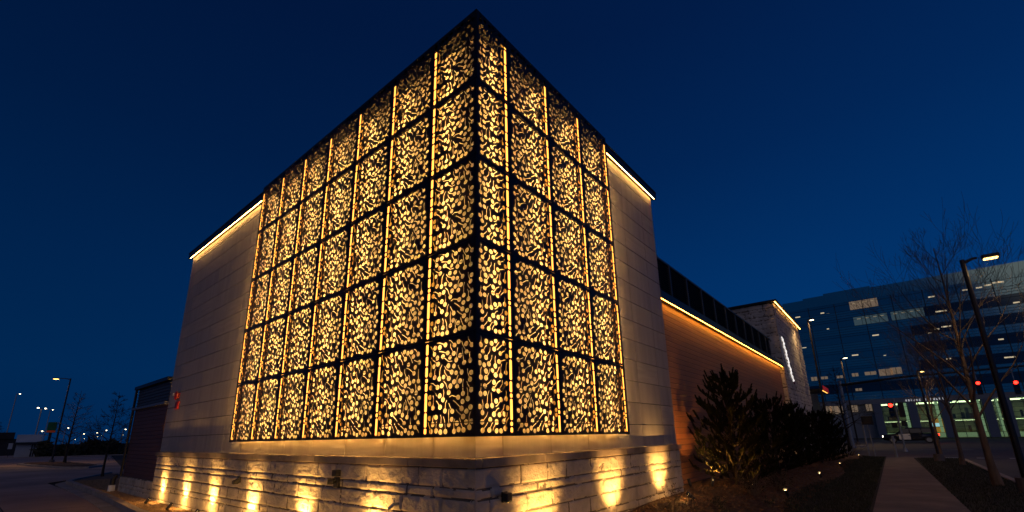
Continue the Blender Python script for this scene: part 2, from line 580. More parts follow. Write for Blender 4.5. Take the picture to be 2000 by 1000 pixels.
P = np.stack([XX, YY, ZZ], -1).reshape(-1, 3)
Fc = gridfaces(46, 180)
cx = P[Fc].mean(1)
lawnmask = cx[:, 0] > 1.75 + 0.25 * np.sin(cx[:, 1] * .5)
tag(np_mesh('planting_bed', P, Fc[~lawnmask], M['mulch'], smooth=True), kind='structure')
tag(np_mesh('lawn', P, Fc[lawnmask], M['turf'], smooth=True), kind='structure')
slab('verge', [(4.62, -9), (5.975, -9), (5.975, 30.2), (4.18, 30.2)], -0.14, -0.012, M['turf'])
n = 9000
px = rng.uniform(-0.1, 1.9, n)
py = -1 + 27 * rng.uniform(0, 1, n) ** 1.5
tag(pebbles('mulch_chips', np.stack([px, py, bedz(px, py) + .012], 1), .012, .035, M['chip'], flat=.35, seed=4), 'brown wood chip mulch on the planting bed', 'mulch', kind='stuff')


def blades(name, px, py, pz, h, m, w=0.006, seed=2):
    r = np.random.default_rng(seed)
    n = len(px)
    a = r.uniform(0, 6.28, n)
    hh = h * r.uniform(.5, 1.3, n)
    lean = r.uniform(0, .7, n) * hh
    la = r.uniform(0, 6.28, n)
    dx, dy = np.cos(a) * w, np.sin(a) * w
    v = np.stack([np.stack([px - dx, py - dy, pz], 1), np.stack([px + dx, py + dy, pz], 1), np.stack([px + lean * np.cos(la), py + lean * np.sin(la), pz + hh], 1)], 1).reshape(-1, 3)
    f = np.arange(n * 3).reshape(-1, 3)
    return tag(np_mesh(name, v, f, m), kind='stuff')


n = 26000
px = rng.uniform(1.6, 2.95, n)
py = -1 + 31 * rng.uniform(0, 1, n) ** 1.4
k = px > 1.75 + 0.25 * np.sin(py * .5)
px, py = px[k], py[k]
tag(blades('grass', px, py, bedz(px, py), .06, M['grass']), 'short dark lawn grass beside the path', 'grass')
n = 20000
px = rng.uniform(4.3, 5.95, n)
py = 1 + 29 * rng.uniform(0, 1, n) ** 1.4
k = px > 4.62 - .011 * (py + 9)
tag(blades('verge_grass', px[k], py[k], np.full(k.sum(), -.012), .05, M['grass'], seed=8), 'short dark grass on the strip between path and kerb', 'grass')

# ------------------------------------------------------------------ the restaurant
B = empty('restaurant_building', (0, 0, 0))
tag(B, 'restaurant with glowing leaf patterned metal screens, pale panel walls and a rough stone base', 'building')
XL = -13.2          # left end of the tall block
YR = 6.65           # right end
WO = 0.21           # panel wall behind the screen plane
ZT = 7.44           # soffit height
SZ0, SZ1 = 1.545, 7.56
ROW = (SZ1 - SZ0) / 5
LB = [0.945] + [1.048] * 6
RB = [0.70] + [1.048] * 3

# mass of the tall block
MB().box(XL + .03, WO + .03, -0.1, -WO - .03, YR - .03, ZT).build('wall_core', M['backwall'], B)


def cladding(name, along, a0, a1, plane, z0, z1, mod=1.048, rowh=0.42, start=None):
    b = MB()
    rc = random.Random(17)
    g = 0.007
    z = z0
    th = 0.028
    while z < z1 - .02:
        zt = min(z + rowh, z1)
        cuts = [a0]
        s = start if start is not None else a0 + mod
        while s < a1 - .05:
            if s > a0 + .05: cuts.append(s)
            s += mod
        cuts.append(a1)
        for c0, c1 in zip(cuts[:-1], cuts[1:]):
            if along == 'x':
                b.box(c0 + g * .5, plane, z + g, c1 - g * .5, plane + th, zt - g, rc.choice([0, 0, 1, 2]))
            else:
                b.box(plane - th, c0 + g * .5, z + g, plane, c1 - g * .5, zt - g, rc.choice([0, 0, 1, 2]))
        z = zt
    return b.build(name, [M['clad'], M['clad_b'], M['clad_c']], B)


xj = [-(0.945 + 1.048 * k) for k in range(12)]
cladding('panel_wall', 'x', XL, -WO - .002, WO, 1.30, ZT, start=xj[-1])
cladding('panel_wall', 'y', WO, YR, -WO, 1.30, ZT, start=0.70)
# the end returns of the block (seen from a step aside)
for end in (0, 1):
    b = MB()
    z = 1.3
    while z < ZT - .02:
        zt = min(z + .42, ZT)
        for k in range(6):
            if end == 0: b.box(XL, WO + .035 + k * 1.06, z + .005, XL + .028, WO + .035 + (k + 1) * 1.06 - .01, zt - .005)
            else: b.box(-WO - .035 - (k + 1) * 1.06 + .01, YR - .028, z + .005, -WO - .035 - k * 1.06, YR, zt - .005)
        z = zt
    b.build('end_wall', M['clad'], B)


# --- rough ashlar stone base: a displaced grid, recessed joints
def ashlar(name, origin, udir, ndir, L, H, res, courses, seed, parent, m, rough_amp=0.018, lmin=.30, lmax=.92, zero_start=False, joint=0.012):
    r = random.Random(seed)
    nu, nv = int(L / res) + 1, int(H / res) + 1
    u = np.linspace(0, L, nu)
    v = np.linspace(0, H, nv)
    U, V = np.meshgrid(u, v)
    D = np.zeros_like(U)
    base = np.zeros_like(U)
    z1 = H
    ci = 0
    uw = U + (fbm(U * 6, V * 6, 2, seed) - .5) * .012
    vw = V + (fbm(U * 2.2, V * 5, 2, seed + 3) - .5) * .014
    while z1 > 0.0:
        h = courses[ci % len(courses)]
        ci += 1
        z0 = max(0.0, z1 - h) if z1 - h > .05 else -.02
        row = (vw <= z1 + (1 if ci == 1 else 0)) & (vw > z0 - (1 if z0 <= 0 else 0))
        x = -r.uniform(0, .3)
        while x < L:
            w = r.uniform(lmin, lmax)
            sel = row & (uw >= x) & (uw < x + w)
            if sel.any():
                e = np.minimum.reduce([uw[sel] - x, x + w - uw[sel], (z1 - vw[sel]), (vw[sel] - z0)])
                off = r.uniform(0.0, .007)
                tx, tz = r.uniform(-.012, .012), r.uniform(-.016, .016)
                pil = np.clip(e / (joint * 2.4), 0, 1)
                pil = 1 - (1 - pil) ** 2
                rgh = (fbm(U[sel] * 9 + r.uniform(0, 99), V[sel] * 11 + r.uniform(0, 99), 4, seed) - .5) * 2 * rough_amp * r.uniform(.5, 1.3)
                cr_ = np.abs(fbm(U[sel] * 4 + r.uniform(0, 99), V[sel] * 4, 3, seed + 9) - .5)
                rgh = rgh - np.clip(.06 - cr_, 0, .06) * .12
                D[sel] = -.026 + pil * (.026 + off + (U[sel] - x - w / 2) * tx + (V[sel] - (z0 + z1) / 2) * tz + rgh)
            x += w
        z1 = z0 if z0 > 0 else -1
    if zero_start:
        D = D * np.clip(U / .03, 0.35, 1)
    o = Vector(origin)
    ud, nd = Vector(udir), Vector(ndir)
    Pp = np.stack([o.x + ud.x * U + nd.x * D, o.y + ud.y * U + nd.y * D, o.z + V], -1).reshape(-1, 3)
    f = gridfaces(nu, nv)
    # outward facing winding
    if Vector((ud.x, ud.y, 0)).cross(Vector((0, 0, 1))).dot(nd) < 0:
        f = f[:, ::-1]
    ob = np_mesh(name, Pp, f, m, parent, smooth=True)
    ob.data.materials.append(M['mortar'])
    ob.data.polygons.foreach_set('material_index', (D.ravel()[f].mean(1) < -.012).astype(np.int32))
    return ob


CR = [.235, .115, .215, .225, .12, .235, .14, .2]
ZB = 1.20
SP = 0.135
ashlar('stone_base', (-SP, SP, -0.12), (-1, 0, 0), (0, -1, 0), 12.92, ZB + .12, .015, CR, 3, B, M['stone'], zero_start=True)
ashlar('stone_base', (-SP, SP, -0.12), (0, 1, 0), (1, 0, 0), 6.42, ZB + .12, .015, CR, 8, B, M['stone'], zero_start=True)
MB().box(XL + .12, SP + .035, -.12, -SP - .035, YR - .14, ZB).build('base_core', M['stone'], B)
# end faces of the base
ashlar('stone_base', (-13.055, SP, -0.12), (0, 1, 0), (-1, 0, 0), 1.0, ZB + .12, .02, CR, 21, B, M['stone'])
ashlar('stone_base', (-SP, 6.555, -0.12), (-1, 0, 0), (0, 1, 0), 1.0, ZB + .12, .02, CR, 22, B, M['stone'])
# ledge: cast stone pieces
b = MB()
LW = 0.095
x = -LW
while x > -13.1:
    x2 = max(x - 1.22, -13.12)
    b.bbox(x2 + .002, LW, ZB, x - .002, WO - .002, ZB + .105, .008)
    x = x2
y = LW + .12
b.bbox(-WO + .002, LW + .004, ZB, -LW, LW + .115, ZB + .1045, .006)
while y < 6.6:
    y2 = min(y + 1.22, 6.62)
    b.bbox(-WO + .002, y + .002, ZB, -LW, y2 - .002, ZB + .105, .008)
    y = y2
b.build('ledge', M['ledge'], B)

# roof coping: dark slab overhanging the walls, LED cove beneath
b = MB()
b.box(XL - .12, 0.10, ZT + .005, -0.10, YR + .12, ZT + .145)
b.box(XL - .12, 0.085, ZT + .145, -0.085, YR + .12, ZT + .165)
b.box(-7.25, 0.03, ZT - .02, -0.03, 0.098, ZT + .02)
b.box(-0.098, 0.10, ZT - .02, -0.03, 3.84, ZT + .02)
b.build('coping', M['coping'], B)


def strip(name, x0, y0, z0, x1, y1, z1, m, parent):
    return MB().box(x0, y0, z0, x1, y1, z1).build(name, m, parent)


strip('cove_light', XL - .08, 0.135, ZT - .006, -7.36, 0.150, ZT + .003, M['cove'], B)
MB().box(XL - .10, .101, ZT - .045, -7.36, .112, ZT + .004).build('cove_lip', M['coping'], B)
strip('cove_light', -0.150, 3.92, ZT - .006, -0.135, YR + .08, ZT + .003, M['cove'], B)
MB().box(-.112, 3.92, ZT - .045, -.101, YR + .10, ZT + .004).build('cove_lip', M['coping'], B)


# --- perforated screen panels
def ellipse_tail(c, a, bb, rot, tail=None, wid=.0065, n=14):
    """outline of an oval hole, with an optional curved slot (list of points leaving it)"""
    ca, sa = math.cos(rot), math.sin(rot)

    def E(t):
        x, y = a * math.cos(t), bb * math.sin(t)
        return (c[0] + x * ca - y * sa, c[1] + x * sa + y * ca)
    if not tail:
        return [E(2 * math.pi * k / n) for k in range(n)]
    d0 = math.atan2(tail[0][1] - c[1], tail[0][0] - c[0]) - rot
    t0 = math.atan2(math.sin(d0) / bb, math.cos(d0) / a)
    gap = .28
    out = [E(t0 + gap + (2 * math.pi - 2 * gap) * k / (n - 1)) for k in range(n)]
    L, Rr = [], []
    for i, p in enumerate(tail):
        q = tail[min(i + 1, len(tail) - 1)]
        o = tail[max(i - 1, 0)] if i else c
        dx, dy = q[0] - o[0], q[1] - o[1]
        l = math.hypot(dx, dy) or 1
        nx, ny = -dy / l, dx / l
        L.append((p[0] + nx * wid, p[1] + ny * wid))
        Rr.append((p[0] - nx * wid, p[1] - ny * wid))
    # out ends just clockwise of the tail (t0-gap): go out along the right side, back on the left
    return out + Rr + L[::-1]


PAT_H = ROW


def make_pattern(seed, PAT_W):
    r = random.Random(seed)
    mx, my, ml = .030, .028, .112
    items = []
    grid = {}
    CELL = .09

    def near(x, y):
        cx_, cy_ = int(x // CELL), int(y // CELL)
        for i in (-1, 0, 1):
            for j in (-1, 0, 1):
                yield from grid.get((cx_ + i, cy_ + j), ())

    def free(ds, gap):
        for (x, y, q) in ds:
            if not (ml + q < x < PAT_W - mx - q and my + q < y < PAT_H - my - q):
                return False
            for (X, Y, Q) in near(x, y):
                if (x - X) ** 2 + (y - Y) ** 2 < (q + Q + gap) ** 2:
                    return False
        return True

    def take(ds):
        for d in ds:
            grid.setdefault((int(d[0] // CELL), int(d[1] // CELL)), []).append(d)
    tries = made = 0
    want = int(46 * PAT_W)
    while made < want and tries < 30000:
        tries += 1
        c = (r.uniform(ml, PAT_W - mx), r.uniform(my, PAT_H - my))
        a, bb, rot = r.uniform(.034, .037), r.uniform(.030, .033), r.uniform(-.3, .3)
        ang = r.choice([2.25, 2.4, 2.1, 1.62, 2.7, -.75, 1.55]) + r.uniform(-.18, .18)
        L = r.uniform(.08, .17)
        pts = []
        x, y = c[0] + math.cos(ang) * .030, c[1] + math.sin(ang) * .029
        k = 5
        th = ang
        bend = r.uniform(-.6, .6)
        for i in range(k):
            pts.append((x, y))
            x += math.cos(th) * L / k
            y += math.sin(th) * L / k
            if i == 2: th += bend
        pts.append((x, y))
        ds = [(c[0], c[1], .036)] + [(p[0], p[1], .008) for p in pts[2:]]
        if free(ds, .010):
            take(ds)
            items.append(ellipse_tail(c, a, bb, rot, pts))
            made += 1
    tries = 0
    for q in (.034, .034, .031):
        for _ in range(9000):
            c = (r.uniform(ml, PAT_W - mx), r.uniform(my, PAT_H - my))
            ds = [(c[0], c[1], q)]
            if free(ds, .0085):
                # settle: shift the hole toward its neighbours so that the field packs tightly
                for step in (.012, .006, .003):
                    for a_ in (4.4, 3.3, 5.2):
                        while True:
                            d2 = [(c[0] + math.cos(a_) * step, c[1] + math.sin(a_) * step, q)]
                            if free(d2, .0085): c = d2[0][:2]
                            else: break
                take([(c[0], c[1], q)])
                items.append(ellipse_tail(c, q * r.uniform(1.0, 1.10), q * r.uniform(.88, .97), r.uniform(-.3, .3)))
    # a row of upright slots beside the joint, where the LED line shows through
    y = .036
    while y < PAT_H - .06:
        L = min(r.choice([.05, .07, .11, .16, .24, .30]) * r.uniform(.85, 1.15), PAT_H - .036 - y)
        x, w_ = .073 + r.uniform(-.003, .003), .0245
        if L > .04:
            items.append([(x - w_, y + .012), (x - w_ * .6, y + .003), (x, y), (x + w_ * .6, y + .003), (x + w_, y + .012),
                          (x + w_, y + L - .012), (x + w_ * .6, y + L - .003), (x, y + L), (x - w_ * .6, y + L - .003), (x - w_, y + L - .012)])
        y += L + r.uniform(.010, .020)
    return items


def panel_mesh(name, w, mirror=False):
    cu = bpy.data.curves.new(name, 'CURVE')
    cu.dimensions = '2D'
    cu.fill_mode = 'BOTH'
    cu.extrude = 0.0015

    def sp(pts):
        s = cu.splines.new('POLY')
        s.points.add(len(pts) - 1)
        for i, p in enumerate(pts):
            s.points[i].co = (p[0], p[1], 0, 1)
        s.use_cyclic_u = True
    g = .004
    sp([(g, g), (w - g, g), (w - g, ROW - g), (g, ROW - g)])
    for it in make_pattern(11 + int(w * 100), w):
        sp([(w - p[0], p[1]) for p in it] if mirror else it)
    o = bpy.data.objects.new(name, cu)
    COL.objects.link(o)
    dg = bpy.context.evaluated_depsgraph_get()
    me = bpy.data.meshes.new_from_object(o.evaluated_get(dg))
    me.name = name
    bpy.data.objects.remove(o)
    # folded edge: a return flange round the panel
    bm = bmesh.new()
    bm.from_mesh(me)
    bz = -.028
    for (x0, y0, x1, y1) in ((g, g, w - g, g + .002), (g, ROW - g - .002, w - g, ROW - g), (g, g + .002, g + .002, ROW - g - .002), (w - g - .002, g + .002, w - g, ROW - g - .002)):
        vs = [bm.verts.new(p) for p in ((x0, y0, bz), (x1, y0, bz), (x1, y1, bz), (x0, y1, bz), (x0, y0, -.0016), (x1, y0, -.0016), (x1, y1, -.0016), (x0, y1, -.0016))]
        for q in ((0, 3, 2, 1), (0, 1, 5, 4), (1, 2, 6, 5), (2, 3, 7, 6), (3, 0, 4, 7)):
            bm.faces.new([vs[i] for i in q])
    bm.to_mesh(me)
    bm.free()
    me.materials.clear()
    me.materials.append(M['bronze'])
    return me


PM = {(0, 1.048): panel_mesh('perforated_panel', 1.048), (0, 0.945): panel_mesh('perforated_panel', 0.945),
      (1, 0.70): panel_mesh('perforated_panel', 0.70, True), (1, 1.048): panel_mesh('perforated_panel', 1.048, True)}
for side in (0, 1):
    pos = 0.0
    for w in (LB if side == 0 else RB):
        for k in range(5):
            o = bpy.data.objects.new('perforated_panel', PM[(side, w)])
            if side == 0:
                o.rotation_euler = (R(90), 0, 0)
                o.location = (-pos - w, 0, SZ0 + k * ROW)
            else:
                o.rotation_euler = (R(90), 0, R(90))
                o.location = (0, pos, SZ0 + k * ROW)
            link(o, B)
        pos += w
# joint posts: a channel with an amber diffuser to the front and an LED tape washing the wall behind
M['led_front'] = emit('led_diffuser', (1.0, 0.38, 0.06), 2.9)
M['led_halo'] = emit('amber_halo', (1.0, 0.42, 0.045), 0.60)  # amber emission stands in for the bloom around the LED line
for side, bays in ((0, LB), (1, RB)):
    pos = 0
    for i, w in enumerate(bays):
        pos += w
        c = pos if i < len(bays) - 1 else pos - .045
        z0, z1 = SZ0 + .03, ZT - .05

        def bar(name, h, d0, d1, m, par, e=0.0):
            if side == 0: return MB().box(-c - h, d0, z0 + e, -c + h, d1, z1 - e).build(name, m, par)
            return MB().box(-d1, c - h, z0 + e, -d0, c + h, z1 - e).build(name, m, par)
        po = bar('screen_post', .022, .084, .108, M['post'], B)
        bar('cover_plate', .088, .078, .0835, M['post'], po)
        for sg in (-1, 1):       # LED tapes on both sides of the channel, behind the cover plate
            q0, q1 = sorted((-c + sg * .0225, -c + sg * .0245))
            if side == 0: MB().box(q0, .087, z0 + .02, q1, .103, z1 - .02).build('led_tape', M['led'], po)
            else: MB().box(-.103, -q1, z0 + .02, -.087, -q0, z1 - .02).build('led_tape', M['led'], po)
        # the LED line and its added halo strip, right behind the slots, on the corner side of the joint
        c0 = c
        c = c0 - .073 if i < len(bays) - 1 else c0 - .030
        bar('amber_halo', .066, .0225, .0255, M['led_halo'], po, .01)
        c = c0 - .048 if i < len(bays) - 1 else c0 - .006
        bar('led_diffuser', .033, .012, .0215, M['led_front'], po, .02)
        c = c0
        for k in range(5):       # stand-off brackets to the wall
            zz = SZ0 + (k + .5) * ROW
            if side == 0: MB().box(-c - .012, .1085, zz - .04, -c + .012, WO - .001, zz + .04).build('bracket', M['bronze'], po)
            else: MB().box(-WO + .001, c - .012, zz - .04, -.1085, c + .012, zz + .04).build('bracket', M['bronze'], po)
LT, RT = sum(LB), sum(RB)
for k in range(6):
    z = SZ0 + k * ROW
    h = .018
    z0, z1 = z - h, z + h
    if k == 0: z0 = z + .002
    if k == 5: z1 = z - .002
    MB().box(-LT + .006, .030, z0, -.052, .058, z1).build('screen_rail', M['bronze'], B)
    MB().box(-.058, .052, z0, -.030, RT - .006, z1).build('screen_rail', M['bronze'], B)
M['added_glow'] = emit('added_glow', (1.0, 0.40, 0.03), 9)  # added strip, unseen behind the bottom rail, to turn the wall below orange
MB().box(-LT + .1, .105, SZ0 + .004, -.14, .130, SZ0 + .012).build('added_glow_strip', M['added_glow'], B)
MB().box(-.130, .14, SZ0 + .004, -.105, RT - .1, SZ0 + .012).build('added_glow_strip', M['added_glow'], B)
MB().box(-.050, .006, SZ0 + .004, -.006, .050, SZ1 - .004).build('corner_post', M['bronze'], B)
MB().box(-LT - .014, -.004, SZ0 - .004, -LT - .002, .06, SZ1).build('screen_frame', M['bronze'], B)
MB().box(-.06, RT + .002, SZ0 - .004, .004, RT + .014, SZ1).build('screen_frame', M['bronze'], B)

# --- right wing: wood wall, amber cove, louvred roof screen
WX = -0.60
YE = 24.3
b = MB().box(WX - .2, YR + .01, .30, WX, YE, 4.93)
b.build('wood_wall', M['wood'], B)
MB().box(WX - .2, YR + .01, -.12, WX - .012, YE, .30).build('wall_kerb', M['kerbc'], B)
b = MB()
b.box(WX - .2, YR + .01, 4.955, WX + .22, YE, 5.12)
b.box(WX - .02, YR + .01, .30, WX + .02, YE, .33)
b.build('wall_cap', M['coping'], B)
strip('cove_light', WX + .130, YR + .05, 4.942, WX + .150, YE - .02, 4.954, M['cove_amber'], B)
MB().box(WX + .205, YR + .02, 4.895, WX + .2195, YE, 4.9545).build('cove_lip', M['coping'], B)
# louvre screen
LX = WX - .02
b = MB()
b.box(LX - .16, YR + .02, 5.12, LX - .13, YE - 1.0, 6.30)
b.build('screen_backing', M['backwall'], B)
yy = 7.2
npan = 11
pw = (YE - 1.2 - yy) / npan
for i in range(npan):
    b = MB()
    y0, y1 = yy + i * pw, yy + (i + 1) * pw
    b.box(LX - .12, y0 + .004, 5.125, LX, y0 + .075, 6.32)
    b.box(LX - .11, y0 + .075, 6.26, LX - .005, y1 - .004, 6.32)
    b.box(LX - .11, y0 + .075, 5.125, LX - .005, y1 - .004, 5.18)
    for k in range(15):
        z = 5.20 + k * .07
        b.add([(LX - .10, y0 + .075, z + .05), (LX - .02, y0 + .075, z), (LX - .02, y1 - .004, z), (LX - .10, y1 - .004, z + .05),
               (LX - .10, y0 + .075, z + .056), (LX - .02, y0 + .075, z + .006), (LX - .02, y1 - .004, z + .006), (LX - .10, y1 - .004, z + .056)],
              [(0, 1, 2, 3), (4, 7, 6, 5), (1, 5, 6, 2), (0, 4, 5, 1), (3, 2, 6, 7)])
    b.build('louver_panel', M['louver'], B)
MB().box(-3.4, YR + .02, 5.0, LX - .17, YE - .1, 5.08).build('low_roof', M['backwall'], B)
# small bracket where the cap meets the tall block
MB().bbox(WX + .2, YR + .03, 5.0, WX + .34, YR + .16, 5.14, .01).build('bracket', M['coping'], B)

# --- stone tower at the far end
TY0, TY1, TX0, TX1, TZ = 24.32, 33.4, -3.6, -0.40, 8.60
M['stone2'] = mat('tower_limestone', (0.50, 0.45, 0.40), 0.9, var=0.25, vscale=2.0, bump=0.6, bscale=20)
C2 = [.28, .16, .30, .22, .18, .30]
ashlar('tower_wall', (TX1, TY0, -.12), (0, 1, 0), (1, 0, 0), TY1 - TY0, TZ + .12, .035, C2, 31, B, M['stone2'], rough_amp=.03, joint=.022, lmin=.4, lmax=1.1)
ashlar('tower_wall', (TX1, TY0, -.12), (-1, 0, 0), (0, -1, 0), TX1 - TX0, TZ + .12, .035, C2, 32, B, M['stone2'], rough_amp=.03, joint=.022, lmin=.4, lmax=1.1)
MB().box(TX0, TY0 + .03, -.12, TX1 - .03, TY1, TZ).build('tower_core', M['stone2'], B)
MB().box(TX0 - .1, TY0 - .14, TZ + .012, TX1 + .2, TY1 + .14, TZ + .13).build('tower_coping', M['coping'], B)
strip('cove_light', TX1 + .10, TY0 - .1, TZ - .004, TX1 + .115, TY1 + .1, TZ + .010, emit('tower_cove', (1.0, .46, .08), 32), B)
# building beyond the tower and its red edged canopy
MB().box(-9, TY1 + .02, -.12, -1.2, 46, 4.9).build('rear_wing', M['wood_dark'], B)
b = MB()
b.box(-1.19, TY1 + .3, 4.24, .35, 37.2, 4.34)
b.build('canopy', M['coping'], B)
strip('canopy_band', .355, TY1 + .3, 4.22, .375, 37.2, 4.55, emit('red_canopy_band', (0.55, 0.01, 0.02), 0.25), B)
strip('canopy_light', 0.25, TY1 + .4, 4.21, .30, 37.1, 4.235, emit('canopy_amber', (1, .45, .08), 2.5), B)

# --- left low wing
WL = -17.25
ashlar('stone_base', (-13.06, SP + .01, -0.12), (-1, 0, 0), (0, -1, 0), -13.06 - WL, .60, .02, CR, 41, B, M['stone'])
MB().box(WL, SP + .045, -.12, -13.07, 1.5, .478).build('base_core', M['stone'], B)
ashlar('stone_base', (WL - .002, SP + .01, -0.12), (0, 1, 0), (-1, 0, 0), 1.0, .60, .02, CR, 42, B, M['stone'])
MB().box(WL + .08, .20, .478, XL - .002, 5.5, 2.70).build('wood_wall', M['wood_dark'], B)
MB().box(WL - .02, .10, 2.702, XL - .002, 5.55, 2.78).build('wall_cap', mat('zinc_flashing', (.20, .21, .23), .45, metal=.5), B)
MB().box(WL + .08, .215, 2.782, XL - .002, 5.5, 3.42).build('louver_panel', M['louver'], B)
b = MB()
for k in range(6):
    b.box(WL + .10, .19, 2.83 + k * .1, XL - .01, .213, 2.86 + k * .1)
b.build('louver_slat', M['louver'], B)
b = MB()
b.box(WL - .02, .08, 3.422, XL - .002, 5.6, 3.53)
b.build('wing_roof', M['coping'], B)
MB().tube([(WL + .03, .145, .49), (WL + .03, .145, 3.42)], .04, 8).build('downpipe', M['black'], B)


# ------------------------------------------------------------------ things on the restaurant and at its foot
def uplight(x, y, z, aim, label, energy, group, spread=62, lens=True, color=(1.0, 0.50, 0.115), blend=.55, spill=.05):
    """short black bullet spotlight on a ground stake, tilted at the wall"""
    o = empty('uplight', (x, y, z))
    tag(o, label, 'spotlight', group)
    d = Vector(aim).normalized()
    MB().tube([(0, 0, -.03), (0, 0, .07)], .012, 8).build('stake', M['black'], o)
    c = Vector((0, 0, .085))
    MB().tube([c - d * .07, c - d * .05, c + d * .06], [.022, .034, .036], 12, cap=True).build('body', M['black'], o)
    b = MB()
    hood = [(c + d * .060, .037), (c + d * .105, .040)]
    b.tube([h[0] for h in hood], [h[1] for h in hood], 12, cap=False)
    b.build('hood', M['black'], o)
    MB().tube([c + d * .0605, c + d * .064], .031, 12).build('lens', M['uplens'], o)
    ld = bpy.data.lights.new('spot', 'SPOT')
    ld.energy = energy
    ld.spot_size = R(spread)
    ld.spot_blend = blend
    ld.color = color
    ld.shadow_soft_size = .02
    pd = bpy.data.lights.new('spill', 'POINT')
    pd.energy = energy * spill
    pd.color = color
    pd.shadow_soft_size = .03
    po = bpy.data.objects.new('lamp_spill', pd)
    po.location = c + d * .13
    link(po, o)
    lo = bpy.data.objects.new('lamp_beam', ld)
    lo.location = c + d * .11
    lo.rotation_euler = d.to_track_quat('-Z', 'Y').to_euler()
    link(lo, o)
    return o


lefts = [(-11.97, 'farthest left, under the red alarms'), (-10.0, 'second from the far left end'), (-8.15, 'left of the small dark wall light'),
         (-6.05, 'right of the small dark wall light'), (-4.0, 'left of the tall bracketed wall light'), (-2.0, 'nearest the corner, beside the hose tap')]
for x, t in lefts:
    uplight(x, -.17, -.01, (0, .75, 1), 'ground spotlight at the left stone base, ' + t, 190, 'uplights along the left stone base', 82, blend=1.0, spill=.12)
for y, t in ((1.3, 'under the boxy wall light near the corner'), (3.3, 'midway along the right facade'), (5.3, 'at the far end of the right stone base')):
    x = .45
    uplight(x, y, BZ(x, y), (-1, 0, .85), 'mulch spotlight at the right stone base, ' + t, 185, 'uplights along the right stone base', 84, blend=1.0)


def beaconlike_alarm():
    o = empty('fire_alarm', (-12.27, WO, 2.88))
    tag(o, 'round red alarm bell with a white lens, upper one on the pale panel wall', 'fire alarm')
    MB().bbox(-.075, -.045, -.075, .075, 0, .075, .012).build('back_box', M['red'], o)
    MB().tube([(0, -.046, 0), (0, -.075, 0), (0, -.10, 0)], [.125, .12, .07], 20).build('bell', M['red'], o)
    MB().bbox(-.12, -.125, .01, -.05, -.101, .075, .008).build('lens', M['white'], o)
    p = empty('fire_alarm', (-12.16, WO, 2.60))
    tag(p, 'square red alarm sounder mounted just below the round bell', 'fire alarm')
    MB().bbox(-.11, -.06, -.11, .11, 0, .11, .015).build('body', M['red'], p)
    b = MB()
    for k in range(5):
        b.box(-.075, -.066, -.08 + k * .032, .075, -.0605, -.068 + k * .032)
    b.build('grille', M['black'], p)


beaconlike_alarm()


def wall_fitting(x, y, z, label, kind, face):
    o = empty('wall_light', (x, y, z), 0 if face == 'y' else R(90))
    tag(o, label, 'wall light')
    if kind == 'small':
        MB().bbox(-.045, -.05, -.04, .045, .0, .07, .01).build('back_plate', M['black'], o)
        MB().prism([(-.02, .05), (-.13, .0), (-.13, -.06), (-.05, -.06), (-.02, -.03)], 'x', -.05, .05).build('head', M['black'], o)
    elif kind == 'tall':
        MB().bbox(-.055, -.05, -.13, .055, 0, .02, .008).build('back_box', M['black'], o)
        MB().bbox(-.06, -.085, .03, .06, 0, .125, .008).build('cover', M['black'], o)
        MB().tube([(-.0, -.051, -.035), (-.0, -.10, -.035), (-.03, -.16, -.035)], [.03, .045, .045], 12).build('head', M['black'], o)
    else:
        MB().bbox(-.045, -.03, -.06, .045, 0, .06, .008).build('back_plate', M['black'], o)
        MB().bbox(-.05, -.10, -.05, .05, -.031, .05, .012).build('cover', M['black'], o)
        MB().bbox(-.035, -.090, -.056, .035, -.05, -.0505, .002).build('lens', M['glassdark'], o)
    return o


wall_fitting(-6.72, SP - .02, .79, 'small dark angled wall light low on the left stone base', 'small', 'y')
wall_fitting(-3.0, SP - .02, .98, 'tall black two part wall light with round head on the left stone base', 'tall', 'y')
wall_fitting(-SP + .02, .59, .85, 'boxy black wall light on the right stone base near the corner', 'box', 'x')
o = empty('hose_tap', (-1.5, SP - .02, .70))
tag(o, 'small grey hose tap sticking out of the left stone base', 'tap')
MB().tube([(0, 0, .03), (0, -.08, .03), (-.03, -.13, -.02)], [.018, .02, .016], 10).build('spout', M['galv'], o)
MB().tube([(-.0, -.06, .048), (-.0, -.075, .09)], .008, 8).tube([(-.03, -.078, .095), (.03, -.078, .095)], .009, 8).build('handle', M['galv'], o)

o = empty('rain_barrel_pipe', (WL - .05, -.02, -.02))
tag(o, 'short black standpipe in a white sleeve at the end of the low wing', 'pipe')
MB().tube([(0, 0, 0), (0, 0, .22)], [.10, .095], 14).build('sleeve', M['white'], o)
MB().tube([(0, 0, .221), (0, 0, .40), (.03, .05, .52), (.06, .09, .56)], [.075, .075, .06, .05], 12).build('pipe', M['black'], o)

